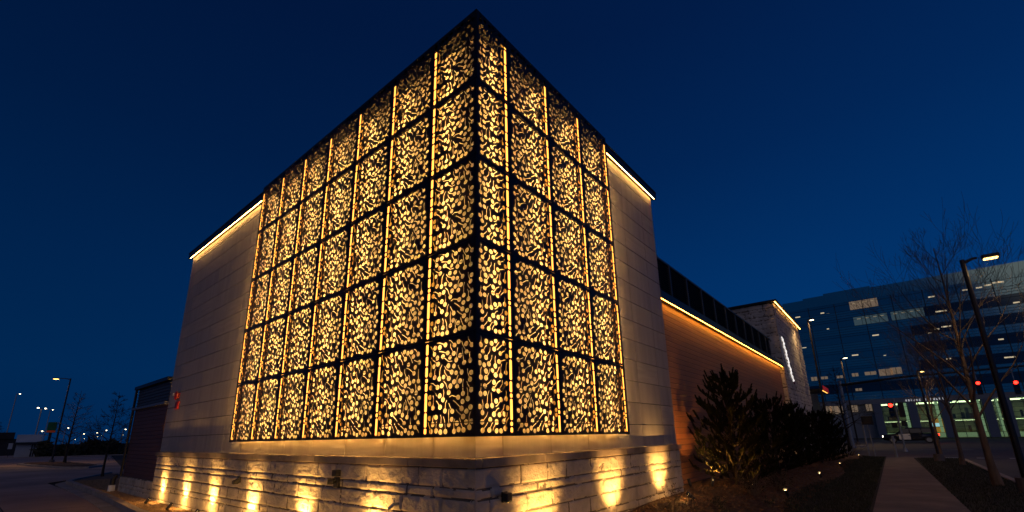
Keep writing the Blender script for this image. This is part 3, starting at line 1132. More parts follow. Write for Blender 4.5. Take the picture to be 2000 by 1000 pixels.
# sign on the stone tower: upright stack of red letters with a white lit backing
o = empty('building_sign', (TX1 + .02, 24.9, 4.3))
tag(o, 'tall slanting script sign with white lit edge and red letters on the stone tower', 'sign')
pts = []
n = 44
for i in range(n + 1):
    t = i / n
    pts.append((.15, .0 - .0 + (1 - t) * -1.9 + 1.9 + .14 * math.sin(t * 34) + .06 * math.sin(t * 71 + 1), 0 + t * 0))
line = []
for i in range(n + 1):
    t = i / n
    z = 2.35 * t
    yy_ = 1.35 * (1 - t) + .10 * math.sin(t * 30) + .05 * math.sin(t * 67)
    line.append(Vector((0.06, yy_, z)))
MB().tube(line, [.038 + .014 * math.sin(i * 1.7) for i in range(n + 1)], 8).build('lit_edge', emit('sign_white', (1.0, 0.95, 0.90), .85), o)
b = MB()
for i in range(9):
    t = (i + .5) / 9
    c = Vector((.05, 1.35 * (1 - t) + .34, 2.35 * t - .1))
    ring = [c + Vector((0, .13 * math.cos(a), .12 * math.sin(a) * (1.35 if i % 3 == 0 else 1))) for a in [k * .52 for k in range(0, 11 - (i % 3))]]
    b.tube(ring, .035, 6)
b.build('letters', mat('sign_red', (.16, .012, .035), .4), o)
MB().tube([(0, 1.3, .06), (.05, 1.3, .06)], .02, 6).tube([(0, .06, 2.3), (.05, .06, 2.3)], .02, 6).build('bracket', M['black'], o)
# tower foot uplights
uplight(-.18, 23.9, BZ(-.18, 23.9), (-.25, .25, 1), 'black ground spotlight where the wood wall meets the stone tower', 75, 'uplights along the stone tower', 40)
uplight(-.15, 31.6, BZ(-.15, 31.), (-.25, 0, 1), 'black ground spotlight at the far foot of the stone tower', 75, 'uplights along the stone tower', 34)
uplight(-.30, 7.45, BZ(-.30, 7.45), (-.22, 0, 1), 'black ground spotlight grazing the wood wall just past the pale block', 60, 'uplights along the wood wall', 44, color=(1, .5, .14))


# ------------------------------------------------------------------ vegetation
def tree_mesh(seed, H, trunk_r, fork, levels, style):
    """returns (trunk MB, crown MB) of a bare winter tree; leader plus side limbs that fork"""
    r = random.Random(seed)
    tr, cr_ = MB(), MB()

    def grow(mb, p, d, L, rad, lev):
        n = 4
        pts, rads = [p.copy()], [rad]
        dd = d.copy()
        for i in range(n):
            w = .16 if lev else .05
            dd = dd + Vector((r.uniform(-w, w), r.uniform(-w, w), r.uniform(-w, w) + (.07 if style == 'vase' else .015)))
            dd.normalize()
            p = p + dd * (L / n)
            pts.append(p.copy())
            rads.append(max(.0034 if style == 'vase' else .007, rad * (1 - .17 * (i + 1))))
        mb.tube(pts, rads, 7 if rad > .03 else (5 if rad > .01 else 3), cap=False)
        if lev >= levels:
            return
        kids = {1: 4, 2: 4, 3: 3}.get(lev, 3)
        for k in range(kids):
            t = r.uniform(.30, 1.0) if k < kids - 1 else 1.0
            i = min(n - 1, int(t * n))
            q = pts[i].lerp(pts[i + 1], t * n - i) if i < n else pts[-1]
            bd = (pts[i + 1] - pts[i]).normalized()
            ax = bd.orthogonal()
            ax.rotate(Quaternion(bd, r.uniform(0, 6.28)))
            nd = bd.copy()
            nd.rotate(Quaternion(ax, R(r.uniform(24, 52)) if k < kids - 1 else R(r.uniform(4, 16))))
            if style == 'vase': nd.z += .25
            nd.normalize()
            grow(cr_, q, nd, L * r.uniform(.48, .68), max(.003, rads[i + 1] * .62), lev + 1)
    # leader
    pts, rads = [Vector((0, 0, -.05))], [trunk_r * 1.35]
    steps = 12
    for i in range(1, steps + 1):
        t = i / steps
        pts.append(Vector((.05 * H * .12 * math.sin(t * 5 + seed), .05 * H * .12 * math.cos(t * 4 + seed), H * t)))
        rads.append(max(.006, trunk_r * (1.0 - .9 * t ** .8)))
    tr.tube(pts, rads, 9, cap=False)
    nl = 21 if style == 'vase' else 34
    for k in range(nl):
        t = fork + (1 - fork) * (k + r.uniform(0, .8)) / nl * .93
        i = min(steps - 1, int(t * steps))
        q = pts[i].lerp(pts[i + 1], t * steps - i)
        az = k * 2.4 + r.uniform(-.4, .4)
        el = R(r.uniform(38, 60)) if style == 'vase' else R(r.uniform(2, 30) + 20 * t)
        d = Vector((math.cos(az) * math.cos(el), math.sin(az) * math.cos(el), math.sin(el)))
        L = H * (.47 if style == 'vase' else .25) * (1.12 - t) * r.uniform(.75, 1.15)
        grow(tr if rads[i] * .5 > .028 and k < 6 else cr_, q, d, L, max(.006, rads[i] * .50), 1)
    return tr, cr_


def bare_tree(seed, H, tr_r, fork, levels, style):
    t, c = tree_mesh(seed, H, tr_r, fork, levels, style)
    return t.mesh('trunk', M['bark' if style == 'vase' else 'pinebark'], True), c.mesh('crown', M['twig' if style == 'vase' else 'pinebark'], True)


TREES = {'vase': bare_tree(4, 7.4, .105, .25, 4, 'vase'), 'vase2': bare_tree(9, 6.2, .085, .3, 4, 'vase'), 'spread': bare_tree(15, 6.5, .11, .22, 3, 'spread'), 'young': bare_tree(23, 4.3, .06, .24, 3, 'spread')}


def place_tree(kind, x, y, z, s, rz, label, group):
    o = empty('bare_tree', (x, y, z), rz)
    o.scale = (s, s, s)
    tag(o, label, 'tree', group)
    for me, nm in zip(TREES[kind], ('trunk', 'crown')):
        link(bpy.data.objects.new(nm, me), o)
    return o


G1 = 'bare young trees along the street'
place_tree('vase', 5.53, 14.83, -.02, .95, 0.3, 'largest bare street tree on the grass strip, lit by the tall lamp', G1)
place_tree('vase2', 5.63, 24.36, -.02, 1.0, 1.9, 'second bare street tree on the grass strip, with a forked trunk', G1)
place_tree('vase2', 5.25, 28.4, -.02, .92, 4.0, 'thin bare street tree next to the far amber lamp pole', G1)
place_tree('vase', 8.7, 11.9, -.10, .70, 2.2, 'bare tree at the right edge with branches lit orange beside the tall lamp', G1)
place_tree('spread', .3, 47, -.12, 1.15, .8, 'dark spreading bare tree beside the grey signal mast', 'bare trees across the road')
place_tree('spread', -3.4, 58, -.12, 1.0, 2.8, 'dark spreading bare tree behind the stone tower corner', 'bare trees across the road')
place_tree('spread', -53.5, 2.75, -.08, 1.0, 0, 'bare parking lot tree on the kerbed island beside the lamp pole', 'bare trees in the parking lot')
place_tree('young', -27.7, 1.35, -.06, 1.0, 1, 'slim bare young tree in the bed by the low wing', 'bare trees in the parking lot')
place_tree('young', -78, -1.0, -.1, 1.1, 2, 'small bare tree in front of the white far building', 'bare trees in the parking lot')


def pine_mesh(seed, H, Rb):
    """bushy young pine: whorls of up-curving limbs that carry bottle-brush shoots of needles"""
    r = random.Random(seed)
    wood = MB()
    wood.tube([(0, 0, -.05), (.02, .01, H * .5), (0, 0, H * .93)], [.06, .04, .012], 7, cap=False)
    shoots = []      # (base, dir, length)
    nw = 13
    for w in range(nw):
        t = (w + .4) / nw
        z = H * (.02 + .87 * t)
        rad = Rb * (1 - t) ** .5 * (.8 + .3 * min(1, t * 4)) + .09
        nb = 10 if t < .7 else 6
        for k in range(nb):
            az = w * 1.1 + k * 2 * math.pi / nb + r.uniform(-.25, .25)
            L = rad * r.uniform(.72, 1.12)
            el0 = R(r.uniform(-4, 22) + 22 * t)
            d = Vector((math.cos(az) * math.cos(el0), math.sin(az) * math.cos(el0), math.sin(el0)))
            p = Vector((0, 0, z))
            pts = [p.copy()]
            for i in range(4):
                p = p + d * (L / 4)
                d.z += .13
                d.normalize()
                pts.append(p.copy())
            wood.tube(pts, [.013, .011, .009, .007, .004], 4, cap=False)
            shoots.append((pts[-1], (d * .8 + Vector((0, 0, .8))).normalized(), r.uniform(.16, .30)))
            for j in range(11):
                i = r.choice([1, 1, 2, 2, 2, 3, 3, 3])
                q = pts[i].lerp(pts[min(4, i + 1)], r.random())
                sd_ = (d + Vector((r.uniform(-.9, .9), r.uniform(-.9, .9), r.uniform(.2, 1.5)))).normalized()
                shoots.append((q, sd_, r.uniform(.10, .20)))
    for k in range(5):
        a = k * 1.26
        shoots.append((Vector((0, 0, H * .90)), Vector((.35 * math.cos(a), .35 * math.sin(a), 1)).normalized(), .22))
    shoots.append((Vector((0, 0, H * .93)), Vector((0, 0, 1)), .34))
    g = np.random.default_rng(seed)
    V = []
    for b0, d, L in shoots:
        n = int(900 * L)
        t = g.uniform(0, 1, n)
        base = np.array(b0)[None] + np.array(d)[None] * (t * L)[:, None]
        x = np.array(d.orthogonal().normalized())
        yv = np.cross(np.array(d), x)
        a = g.uniform(0, 6.28, n)
        outw = np.cos(a)[:, None] * x + np.sin(a)[:, None] * yv
        tip = base + (outw * .55 + np.array(d)[None] * .85) * (g.uniform(.055, .085, n) * (1.05 - .4 * t))[:, None]
        side = np.cross(outw, np.array(d)[None]) * .0075
        V.append(np.stack([base - side, base + side, tip], 1))
    V = np.concatenate(V).reshape(-1, 3)
    ne = np_mesh('needles', V, np.arange(len(V)).reshape(-1, 3), M['needle'])
    me = ne.data
    bpy.data.objects.remove(ne)
    return wood.mesh('trunk', M['pinebark'], True), me


PINES = [pine_mesh(3, 3.05, 1.12), pine_mesh(6, 2.7, 1.38)]


def place_pine(i, x, y, s, rz, label):
    o = empty('pine_tree', (x, y, BZ(x, y) - .03), rz)
    o.scale = (s, s, s)
    tag(o, label, 'pine', 'pines in front of the wood wall')
    link(bpy.data.objects.new('trunk', PINES[i][0]), o)
    link(bpy.data.objects.new('needles', PINES[i][1]), o)


place_pine(0, 0.47, 8.5, .93, 0, 'nearest and widest bushy pine, lit orange underneath, before the wood wall')
place_pine(1, 0.66, 12.6, .86, 2, 'second bushy pine from the pale block, darker, behind the first')
place_pine(0, 0.80, 16.0, .78, 4, 'third bushy pine along the wood wall')
place_pine(1, 1.05, 19.6, .80, 1, 'fourth bushy pine before the foot of the stone tower')
place_pine(0, 1.10, 23.8, .76, 3, 'farthest bushy pine at the end of the planting bed')


def shrub(x, y, h, nst, label, seed, m):
    r = random.Random(seed)
    o = empty('low_shrub', (x, y, BZ(x, y) - .02))
    tag(o, label, 'shrub', 'low plants in the mulch bed')
    b, lv = MB(), MB()
    for k in range(nst):
        a, e = r.uniform(0, 6.28), r.uniform(.5, 1.4)
        d = Vector((math.cos(a) * math.cos(e), math.sin(a) * math.cos(e), math.sin(e)))
        L = h * r.uniform(.6, 1.15)
        p1, p2 = d * L * .5, d * L + Vector((r.uniform(-.04, .04), r.uniform(-.04, .04), .02))
        b.tube([(0, 0, 0), p1, p2], [.005, .004, .002], 4, cap=False)
        for j in range(9):
            q = p1.lerp(p2, r.random())
            u = Vector((r.uniform(-1, 1), r.uniform(-1, 1), r.uniform(-.3, 1))).normalized() * r.uniform(.02, .05)
            s = u.orthogonal().normalized() * .008
            lv.add([q, q + u * .5 + s, q + u, q + u * .5 - s], [(0, 1, 2, 3)])
    b.build('stems', M['twig'], o)
    lv.build('leaves', m, o)


shrub(.75, 3.55, .55, 26, 'dry leafy shrub against the right stone base', 1, M['drygrass'])
shrub(.95, 5.2, .22, 16, 'small pale green tuft near the far end of the stone base', 2, M['grass'])
shrub(1.2, 4.6, .2, 14, 'small dark tuft in front of the pale green one', 3, M['grass'])
shrub(1.5, 6.4, .2, 14, 'small dark tuft in the middle of the mulch bed', 4, M['grass'])
shrub(.9, 7.6, .3, 18, 'low dark tuft before the nearest pine', 5, M['grass'])
shrub(1.05, 7.35, .5, 60, 'dark low evergreen shrub in front of the nearest pine', 11, M['needle'])
shrub(1.3, 8.9, .5, 60, 'dark low evergreen shrub at the right foot of the nearest pine', 12, M['needle'])
shrub(1.55, 28.6, .9, 40, 'rounded leafless shrub at the end of the bed near the path', 7, M['drygrass'])

GL = 'small spotlights along the planting bed edge'
for (x, y, t) in ((1.32, 4.05, 'nearest the dry shrub'), (1.55, 8.1, 'in front of the nearest pine'), (1.62, 13.4, 'beside the second pine'), (1.72, 19.0, 'beside the fourth pine'), (1.5, 25.9, 'at the far end beside the rounded shrub'), (1.95, 27.2, 'closest to the path at the far end')):
    d = Vector((.18, -.25, 1)) if y > 8 else Vector((-.3, .25, 1))
    o = uplight(x, y, BZ(x, y), tuple(d) if y < 8 else (-.12, -.45, .75), 'small glowing spotlight in the bed, ' + t, 9, GL, 70)
uplight(.12, 7.75, BZ(.12, 7.75), (.05, .35, 1), 'black ground spotlight under the nearest pine, lighting its lower boughs', 95, GL, 120, color=(1, .44, .08), spill=.03)
uplight(.95, 7.85, BZ(.95, 7.85), (-.1, .4, 1), 'black ground spotlight at the front of the nearest pine', 14, GL, 110, color=(1, .44, .08), spill=.02)


# ------------------------------------------------------------------ lamps
def lamp(name, x, y, z, H, arm, label, cat, energy, m, group, base=True, double=False, pr=.075, head=(.30, .16), color=(1, .62, .25)):
    o = empty(name, (x, y, z), math.atan2(arm[1], arm[0]))
    tag(o, label, cat, group)
    if base:
        MB().tube([(0, 0, -.1), (0, 0, .35)], [.20, .19], 14).build('footing', M['concrete'], o)
    MB().tube([(0, 0, .3 if base else -.1), (0, 0, H)], [pr, pr * .72], 8).build('pole', M['pole'], o)
    L = math.hypot(*arm)
    for sgn in ((1, -1) if double else (1,)):
        MB().tube([(sgn * pr * .5, 0, H - .08), (sgn * L * .55, 0, H - .01), (sgn * (L - head[0] * .5), 0, H - .01)], [.045, .035, .035], 6).build('arm', M['pole'], o)
        hx = sgn * L
        hd = MB().bbox(min(hx, hx + sgn * head[0] * 2) - 0, -head[1], H - .07, max(hx, hx + sgn * head[0] * 2), head[1], H + .03, .02).build('lamp_head', M['pole'], o)
        MB().bbox(hx + sgn * head[0] - head[0] * .8, -head[1] * .8, H - .105, hx + sgn * head[0] + head[0] * .8, head[1] * .8, H - .071, .012).build('lens', m, hd)
        if energy:
            ld = bpy.data.lights.new('lamp', 'SPOT')
            ld.energy = energy
            ld.spot_size = R(150)
            ld.spot_blend = .6
            ld.color = color
            ld.shadow_soft_size = .12
            lo = bpy.data.objects.new('lamp_beam', ld)
            lo.location = (hx + sgn * head[0], 0, H - .14)
            link(lo, o)
    return o


GS = 'street lamps'
lamp('street_lamp', 5.87, 13.27, -.03, 6.08, (.38, .02), 'tall dark street lamp at the right edge with a bright amber head', 'street lamp', 95, M['lamp_amber'], GS, head=(.17, .09))
lamp('street_lamp', 0.46, 31.2, -.03, 8.75, (.12, -.08), 'tall black street lamp just past the stone tower with a warm head', 'street lamp', 320, M['lamp_white'], GS, head=(.13, .09))
lamp('street_lamp', 5.05, 27.1, -.03, 4.45, (.10, -.05), 'slender lamp with a small amber head between the bare street trees', 'street lamp', 60, M['lamp_amber'], GS, pr=.055, head=(.09, .06))
lamp('street_lamp', .3, 60.5, -.1, 9.75, (.3, -.3), 'far street lamp across the road with a glowing warm white head', 'street lamp', 900, M['lamp_white'], GS, pr=.09, head=(.22, .18))
GP = 'parking lot lamps'
lamp('lot_lamp', -55.6, 2.1, -.03, 7.72, (-.45, -.75), 'leaning looking dark parking lot lamp with a bright amber head on the kerbed island', 'lamp post', 420, M['lamp_amber'], GP, head=(.20, .15))


def far_lamp(x, y, z, H, label, double=False, s=1.0):
    o = empty('distant_lamp', (x, y, z))
    tag(o, label, 'lamp post', 'distant lamps on the left horizon')
    MB().tube([(0, 0, 0), (0, 0, H)], [.14, .10], 6).build('pole', M['galv'], o)
    for sg in ((-1, 1) if double else (-1,)):
        MB().tube([(0, 0, H - .1), (sg * 2.2 * s, sg * -1.6 * s, H)], .06, 5).build('arm', M['galv'], o)
        MB().bbox(sg * 2.2 * s - .5 * s, sg * -1.6 * s - .5 * s, H - .25 * s, sg * 2.2 * s + .5 * s, sg * -1.6 * s + .5 * s, H + .1, .1).build('lamp_head', M['lamp_white'], o)


def azim(u):     # heading of a picture column at the horizon, for the far left background
    d = fw + (u - PX) / F_PX * r2 - (870 - PY) / F_PX * u2
    return Vector((d.x, d.y)).normalized()


def farpt(u, dist):
    q = Vector((CAM.x, CAM.y)) + azim(u) * dist
    return q.x, q.y


def htop(v, dist):
    return 1.54 + (870 - v) / F_PX * dist * .68


fars = [(64, 797, 120, True, 'two armed lamp post above the white building'), (82, 800, 190, False, 'thin tall lamp post right of the two armed one'), (70, 841, 150, False, 'low lamp directly over the white building roof'),
        (121, 835, 170, False, 'far lamp between the island lamp pole and the spreading tree'), (155, 847, 180, False, 'far lamp just right of the spreading tree'), (181, 845, 190, False, 'far lamp midway between the two lot trees'),
        (198, 840, 170, False, 'far lamp just left of the slim young tree'), (235, 838, 150, False, 'far lamp nearest the low wing'), (234, 850, 220, False, 'lower far lamp nearest the low wing'),
        (160, 857, 260, False, 'tiny lamp low over the dark hedge right of the tree'), (142, 858, 260, False, 'tiny lamp low over the hedge behind the tree'), (185, 853, 240, False, 'tiny lamp low over the hedge, left of its pair'), (193, 851, 250, False, 'tiny lamp low over the hedge, right of its pair'),
        (7, 771, 160, False, 'lone high lamp at the far left edge')]
for (u, v, dist, dbl, lb) in fars:
    x, y = farpt(u, dist)
    far_lamp(x, y, -.15, htop(v, dist), 'distant street light, ' + lb, dbl, .22 if v > 848 else .32)

# ------------------------------------------------------------------ left background
isl = [(-59.5, .6), (-57.5, .1), (-44.0, 1.6), (-41.8, 2.75), (-44, 3.9), (-56.5, 3.6), (-59.5, 2.2)]
slab('island_kerb', isl, -.12, .03, M['kerbc'])
cxm, cym = sum(p[0] for p in isl) / 7, sum(p[1] for p in isl) / 7
slab('island_bed', [(cxm + (p[0] - cxm) * .96, cym + (p[1] - cym) * .8) for p in isl], .031, .07, M['mulch'])


def oriented(dist, u):
    x, y = farpt(u, dist)
    d = azim(u)
    return x, y, math.atan2(d.y, d.x) - math.pi / 2     # local +Y points away from the camera


x, y, rz = oriented(108, 54)
o = empty('white_kiosk', (x, y, -.14), rz)
tag(o, 'small white fronted building with an awning across the parking lot', 'building')
M['kiosk'] = mat('kiosk_white', (.42, .45, .46), .7, var=.12, vscale=.8)
MB().box(-1.25, 0, 0, 1.3, 2.5, 2.0).build('wall', M['kiosk'], o)
MB().prism([(-.5, 2.31), (0.0, 3.5), (2.6, 3.5), (2.6, 2.31)], 'x', -1.4, 1.45).build('roof', M['kiosk'], o)
MB().box(-1.5, -.6, 2.01, 1.55, 2.6, 2.30).build('awning', M['black'], o)
MB().box(.45, -.06, 0, .60, -.003, 1.98).build('door_frame', M['black'], o)
MB().box(.72, -.06, 0, .86, -.003, 1.98).build('door_frame', M['black'], o)
MB().box(-2.1, -.3, 1.3, -1.62, -.12, 2.2).build('side_panel', M['kiosk'], o)
MB().box(-1.9, -.2, 0, -1.84, -.13, 1.299).build('post', M['black'], o)
x, y, rz = oriented(130, 12)
o = empty('dark_shed', (x, y, -.14), rz)
tag(o, 'low dark flat roofed building at the far left edge', 'building')
MB().box(-4, 0, 0, 4.6, 8, 3.1).build('wall', M['backwall'], o)
MB().box(-4.5, -.4, 3.12, .8, 8, 4.3).build('roof', M['backwall'], o)
# hedge belt
x, y, rz = oriented(100, 165)
rr = np.random.default_rng(12)
n = 9000
hx, hy = rr.uniform(-4.9, 14, n), rr.uniform(0, 6, n)
hz = rr.uniform(0, 1, n) * (1.6 + .4 * np.sin(hx * .8) + .3 * np.sin(hx * 2.3))
c = np.stack([hx, hy, hz], 1)
a = rr.normal(size=(n, 3)) * .35
b_ = rr.normal(size=(n, 3)) * .35
V = np.stack([c - a, c + b_, c + a, c - b_], 1).reshape(-1, 3)
o = np_mesh('hedge', V, np.arange(4 * n).reshape(-1, 4), mat('hedge_leaf', (.03, .035, .02), .9, var=.3))
o.location = (x, y, -.16)
o.rotation_euler = (0, 0, rz)
tag(o, 'long dark clipped hedge along the far side of the parking lot', 'hedge')
MB_h = MB().box(-4.6, 6.0, 0, 14, 6.4, 1.9)
o = MB_h.build('boundary_wall', M['backwall'])
o.location = (x, y, -.16)
o.rotation_euler = (0, 0, rz)
tag(o, 'long low dark wall behind the clipped hedge', 'wall')
o = MB().box(-16, -.5, 0, 26, -.3, .14).build('lot_kerb', M['kerbc'])
o.location = (x, y, -.16)
o.rotation_euler = (0, 0, rz)
tag(o, kind='structure')
# roadside sign with green and red bands
x, y, rz = oriented(150, 93)
o = empty('price_sign', (x, y, -.15), rz)
tag(o, 'dim green sign board with an orange red bottom band, behind the lot lamp pole', 'sign')
MB().box(-.25, 0, 0, .25, .3, 4.6).build('post', M['pole'], o)
MB().bbox(-.75, 0, 4.61, .75, .4, 7.0, .08).build('board', emit('sign_green', (.004, .03, .010), .16), o)
MB().bbox(-.70, -.06, 4.7, .70, -.003, 5.1, .02).build('band', emit('sign_orange', (.30, .03, .004), .22), o)

# ------------------------------------------------------------------ office block across the crossing
O = empty('office_building', (0, 110, -.1))
tag(O, 'long many storeyed blue glass office block with a brightly lit ground floor lobby', 'building')
M['spandrel'] = mat('blue_spandrel_glass', (.38, .58, .48), .10, metal=.95, var=.08, vscale=.06, spec=.8)
M['vision'] = mat('blue_vision_glass', (.30, .48, .42), .06, metal=.95, var=.12, vscale=.05)
M['darkglass'] = mat('dark_office_glass', (.09, .12, .12), .08, metal=.9)
M['mull'] = mat('office_mullion', (.03, .04, .05), .4, metal=.5)
M['slabw'] = mat('office_white_slab', (.20, .23, .26), .6)
OX0, OX1 = -10.8, 56.0
FH = 3.36
Z0 = 7.4
NF = 6
BW = 4.66
OS = 9.6        # from here on the facade steps to dark ribbon windows
b = MB()
b.box(OX0, .35, Z0, OX1, 26, Z0 + NF * FH - .3)
b.build('core', M['backwall'], O)
for f in range(NF):
    z = Z0 + f * FH
    MB().box(OX0, 0, z, OX1, .34, z + 1.52).build('spandrel_band', M['spandrel'], O)
    MB().box(OX0, .05, z + 1.522, OS, .33, z + FH - .002).build('window_band', M['vision'] if f else M['darkglass'], O)
    MB().box(OS + .01, .05, z + 1.522, OX1, .33, z + FH - .002).build('window_band', M['darkglass'] if f < NF - 1 else M['vision'], O)
MB().box(OX0 + 4, -.02, Z0 + NF * FH, OX1, 1.0, Z0 + NF * FH + 2.25).build('parapet', M['spandrel'], O)
MB().box(OX0, .1, Z0 + NF * FH, OX0 + 3.99, 1.0, Z0 + NF * FH + 1.95).build('parapet', M['spandrel'], O)
MB().box(-3.0, .02, Z0 + NF * FH + 2.252, 5.0, 1.0, Z0 + NF * FH + 2.6).build('parapet', M['spandrel'], O)
b = MB()
x = OX0
i = 0
while x < OX1:
    wv = .06
    if i % 3 == 0: b.box(x - wv, -.09 if i % 3 == 0 else -.01, Z0, x + wv, -.001, Z0 + NF * FH)
    x += BW / 3
    i += 1
for f in range(NF):
    for dz in (.0, .5, 1.0, 1.5, FH - .5):
        b.box(OX0, -.05, Z0 + f * FH + dz - .02, OX1, -.0015, Z0 + f * FH + dz + .02)
b.build('mullion_grid', M['mull'], O)
# lit windows: x, floor, width, brightness, colour
M['lit_a'] = emit('lit_office_warm', (1.0, .72, .46), .12)
M['lit_b'] = emit('lit_office_cool', (.40, .70, .74), .05)
M['lit_c'] = emit('lit_office_lamp', (1.0, .80, .50), .55)


def px_at(u, v, Y):
    d = fw + (u - PX) / F_PX * r2 - (v - PY) / F_PX * u2
    t = (Y - CAM.y) / d.y
    q = CAM + d * t
    return q.x, q.z


rw = random.Random(2)
lits = [(1687, 597, 34, 13, 'a'), (1701, 628, 40, 9, 'b'), (1773, 617, 36, 10, 'b')]
for (u, v, wpx, hpx, k) in lits:
    x, z = px_at(u, v, 110)
    f = round((z + .1 - Z0 - 2.4) / FH)
    zc = Z0 + f * FH + 1.56
    ww = wpx * .135
    win = MB().box(x - ww / 2, .01, zc, x + ww / 2, .045, zc + 1.72).build('window', M['lit_' + k], O)
    for q in range(1, 4):
        xx = x - ww / 2 + ww * q / 4
        MB().box(xx - .03, -.02, zc, xx + .03, .008, zc + 1.72).build('mullion', M['mull'], win)
    for q in range(4):
        xx = x - ww / 2 + ww * (q + .5) / 4 + rw.uniform(-.3, .3)
        MB().box(xx - .3, -.003, zc + 1.25, xx + .3, .009, zc + 1.34).build('ceiling_lamp', M['lit_c'], win)
for (u, v, wpx) in [(1558, 619, 7), (1606, 611, 5), (1617, 613, 4), (1570, 679, 7), (1710, 654, 8), (1670, 693, 8), (1728, 694, 3), (1617, 642, 3), (1819, 579, 7), (1833, 582, 4), (1889, 565, 10), (1912, 561, 6), (1930, 556, 8), (1946, 551, 8), (1955, 550, 5), (1815, 650, 4), (1848, 637, 10), (1830, 642, 5), (1853, 700, 5), (1972, 697, 10), (1928, 669, 4), (1955, 662, 5), (1985, 590, 6), (1838, 607, 12)]:
    x, z = px_at(u, v, 110)
    ww = wpx * .13
    MB().box(x - ww / 2, .02, z - .07, x + ww / 2, .046, z + .16).build('ceiling_lamp', M['lit_c'], O)
for (u, v, wpx, hpx) in [(1730, 726, 16, 10), (1750, 723, 13, 10), (1700, 728, 14, 5), (1670, 731, 8, 5), (1640, 735, 8, 4), (1610, 737, 9, 4), (1590, 739, 8, 6), (1618, 800, 9, 12), (1629, 800, 10, 12), (1641, 799, 7, 11), (1668, 797, 9, 10), (1697, 795, 7, 10), (1677, 760, 8, 4)]:
    x, z = px_at(u, v, 109.9)
    ww, hh = wpx * .13, hpx * .13
    win = MB().bbox(x - ww / 2, -.14, z - hh / 2, x + ww / 2, -.10, z + hh / 2, .005).build('window', M['lit_a'], O)
    MB().box(x - .04, -.17, z - hh / 2, x + .04, -.141, z + hh / 2).build('mullion', M['mull'], win)
# recessed second floor band and ground floor
MB().box(OX0, -.3, 6.5, OX1, .4, Z0 - .01).build('spandrel_band', M['slabw'], O)
MB().box(OX0, .4, 0, 1.6, 1.0, 6.49).build('ground_wall', M['slabw'], O)
cols = [px_at(u, 800, 109)[0] for u in (1714, 1783, 1846, 1931, 1968)]
M['colw'] = mat('column_paint', (.13, .17, .24), .6)
for cx_ in cols + [cols[-1] + 9, cols[-1] + 18]:
    MB().bbox(cx_ - .62, -1.2, -.05, cx_ + .62, -.1, 6.49, .06).build('column', M['colw'], O)
# lobby: room with floor, back wall, lit ceiling panels; glass front with mullions
M['lobbyw'] = mat('lobby_wall', (.42, .40, .30), .7, var=.3, vscale=.4)
M['lobby_l'] = emit('lobby_light', (.90, 1.0, .66), 6.5)
MB().box(1.62, 9.0, 0, 50, 9.2, 6.48).build('lobby_wall', M['lobbyw'], O)
MB().box(1.62, .42, -.02, 50, 9.0, .08).build('lobby_floor', M['lobbyw'], O)
MB().box(1.62, 3.4, 3.02, 50, 8.98, 3.3).build('lobby_gallery', M['lobbyw'], O)
for k in range(9):
    x = 2.4 + k * 5.2
    MB().box(x, 1.2, 6.30, x + 3.8, 1.5, 6.36).build('ceiling_lamp', M['lobby_l'], O)
    MB().box(x, 5.2, 6.30, x + 3.8, 5.5, 6.36).build('ceiling_lamp', M['lobby_l'], O)
    MB().box(x, 4.6, 2.95, x + 3.8, 4.9, 3.01).build('ceiling_lamp', M['lobby_l'], O)
GLS = glass('lobby_glass', (.74, .82, .70), .08)
allc = [2.2] + cols + [cols[-1] + 9, cols[-1] + 18]
for i in range(len(cols) + 1):
    x0, x1 = sorted((cols + [cols[-1] + 9, cols[-1] + 18])[i:i + 2])
    x0 += .63
    x1 -= .63
    gl = MB().box(x0, .02, .05, x1, .05, 6.48).build('lobby_window', GLS, O)
    b = MB()
    nx = max(2, int((x1 - x0) / 1.3))
    for k in range(nx + 1):
        xx = x0 + (x1 - x0) * k / nx
        b.box(xx - .04, -.04, .05, xx + .04, .018, 6.48)
    for z in (.9, 1.9, 2.9, 3.3, 4.1, 4.9, 5.7):
        b.box(x0, -.03, z - .03, x1, .0175, z + .03)
    b.build('mullion', M['mull'], gl)
    # pale lit strips beside the columns and at the sill
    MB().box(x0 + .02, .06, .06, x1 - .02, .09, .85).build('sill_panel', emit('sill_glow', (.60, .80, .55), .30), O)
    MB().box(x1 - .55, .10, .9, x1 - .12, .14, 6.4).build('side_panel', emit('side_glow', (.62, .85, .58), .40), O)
rb = random.Random(6)
for k in range(46):
    x = rb.uniform(3, 26)
    z = rb.choice([.1, 3.32])
    h = rb.uniform(.5, 2.1)
    w_ = rb.uniform(.2, 1.1)
    y_ = rb.uniform(4.5, 8)
    MB().bbox(x, y_, z, x + w_, y_ + .4, z + h, .03).build('lobby_fitting', [M['backwall'], M['lobbyw'], M['chip'], M['wood'], M['backwall']][k % 5], O)
MB().bbox(cols[0] + 7.3, .5, 1.9, cols[0] + 8.6, .6, 2.55, .02).build('screen', emit('screen_glow', (.45, .7, 1.0), 1.3), O)
MB().bbox(cols[1] + 2.4, 2.5, .2, cols[1] + 4.4, 2.8, 3.4, .1).build('lobby_artwork', emit('amber_glow', (1.0, .42, .06), .35), O)
# small lettering over the entrance
lm = emit('letter_glow', (.95, .95, 1.0), .35)
rt_ = random.Random(3)
x = (cols[1] + cols[2]) / 2 - 2.9
for k in range(15):
    if k not in (6, 8):
        h = rt_.uniform(.30, .44)
        MB().box(x, -.36, 6.66, x + rt_.uniform(.12, .24), -.302, 6.66 + h).build('lettering', lm, O)
    x += .39

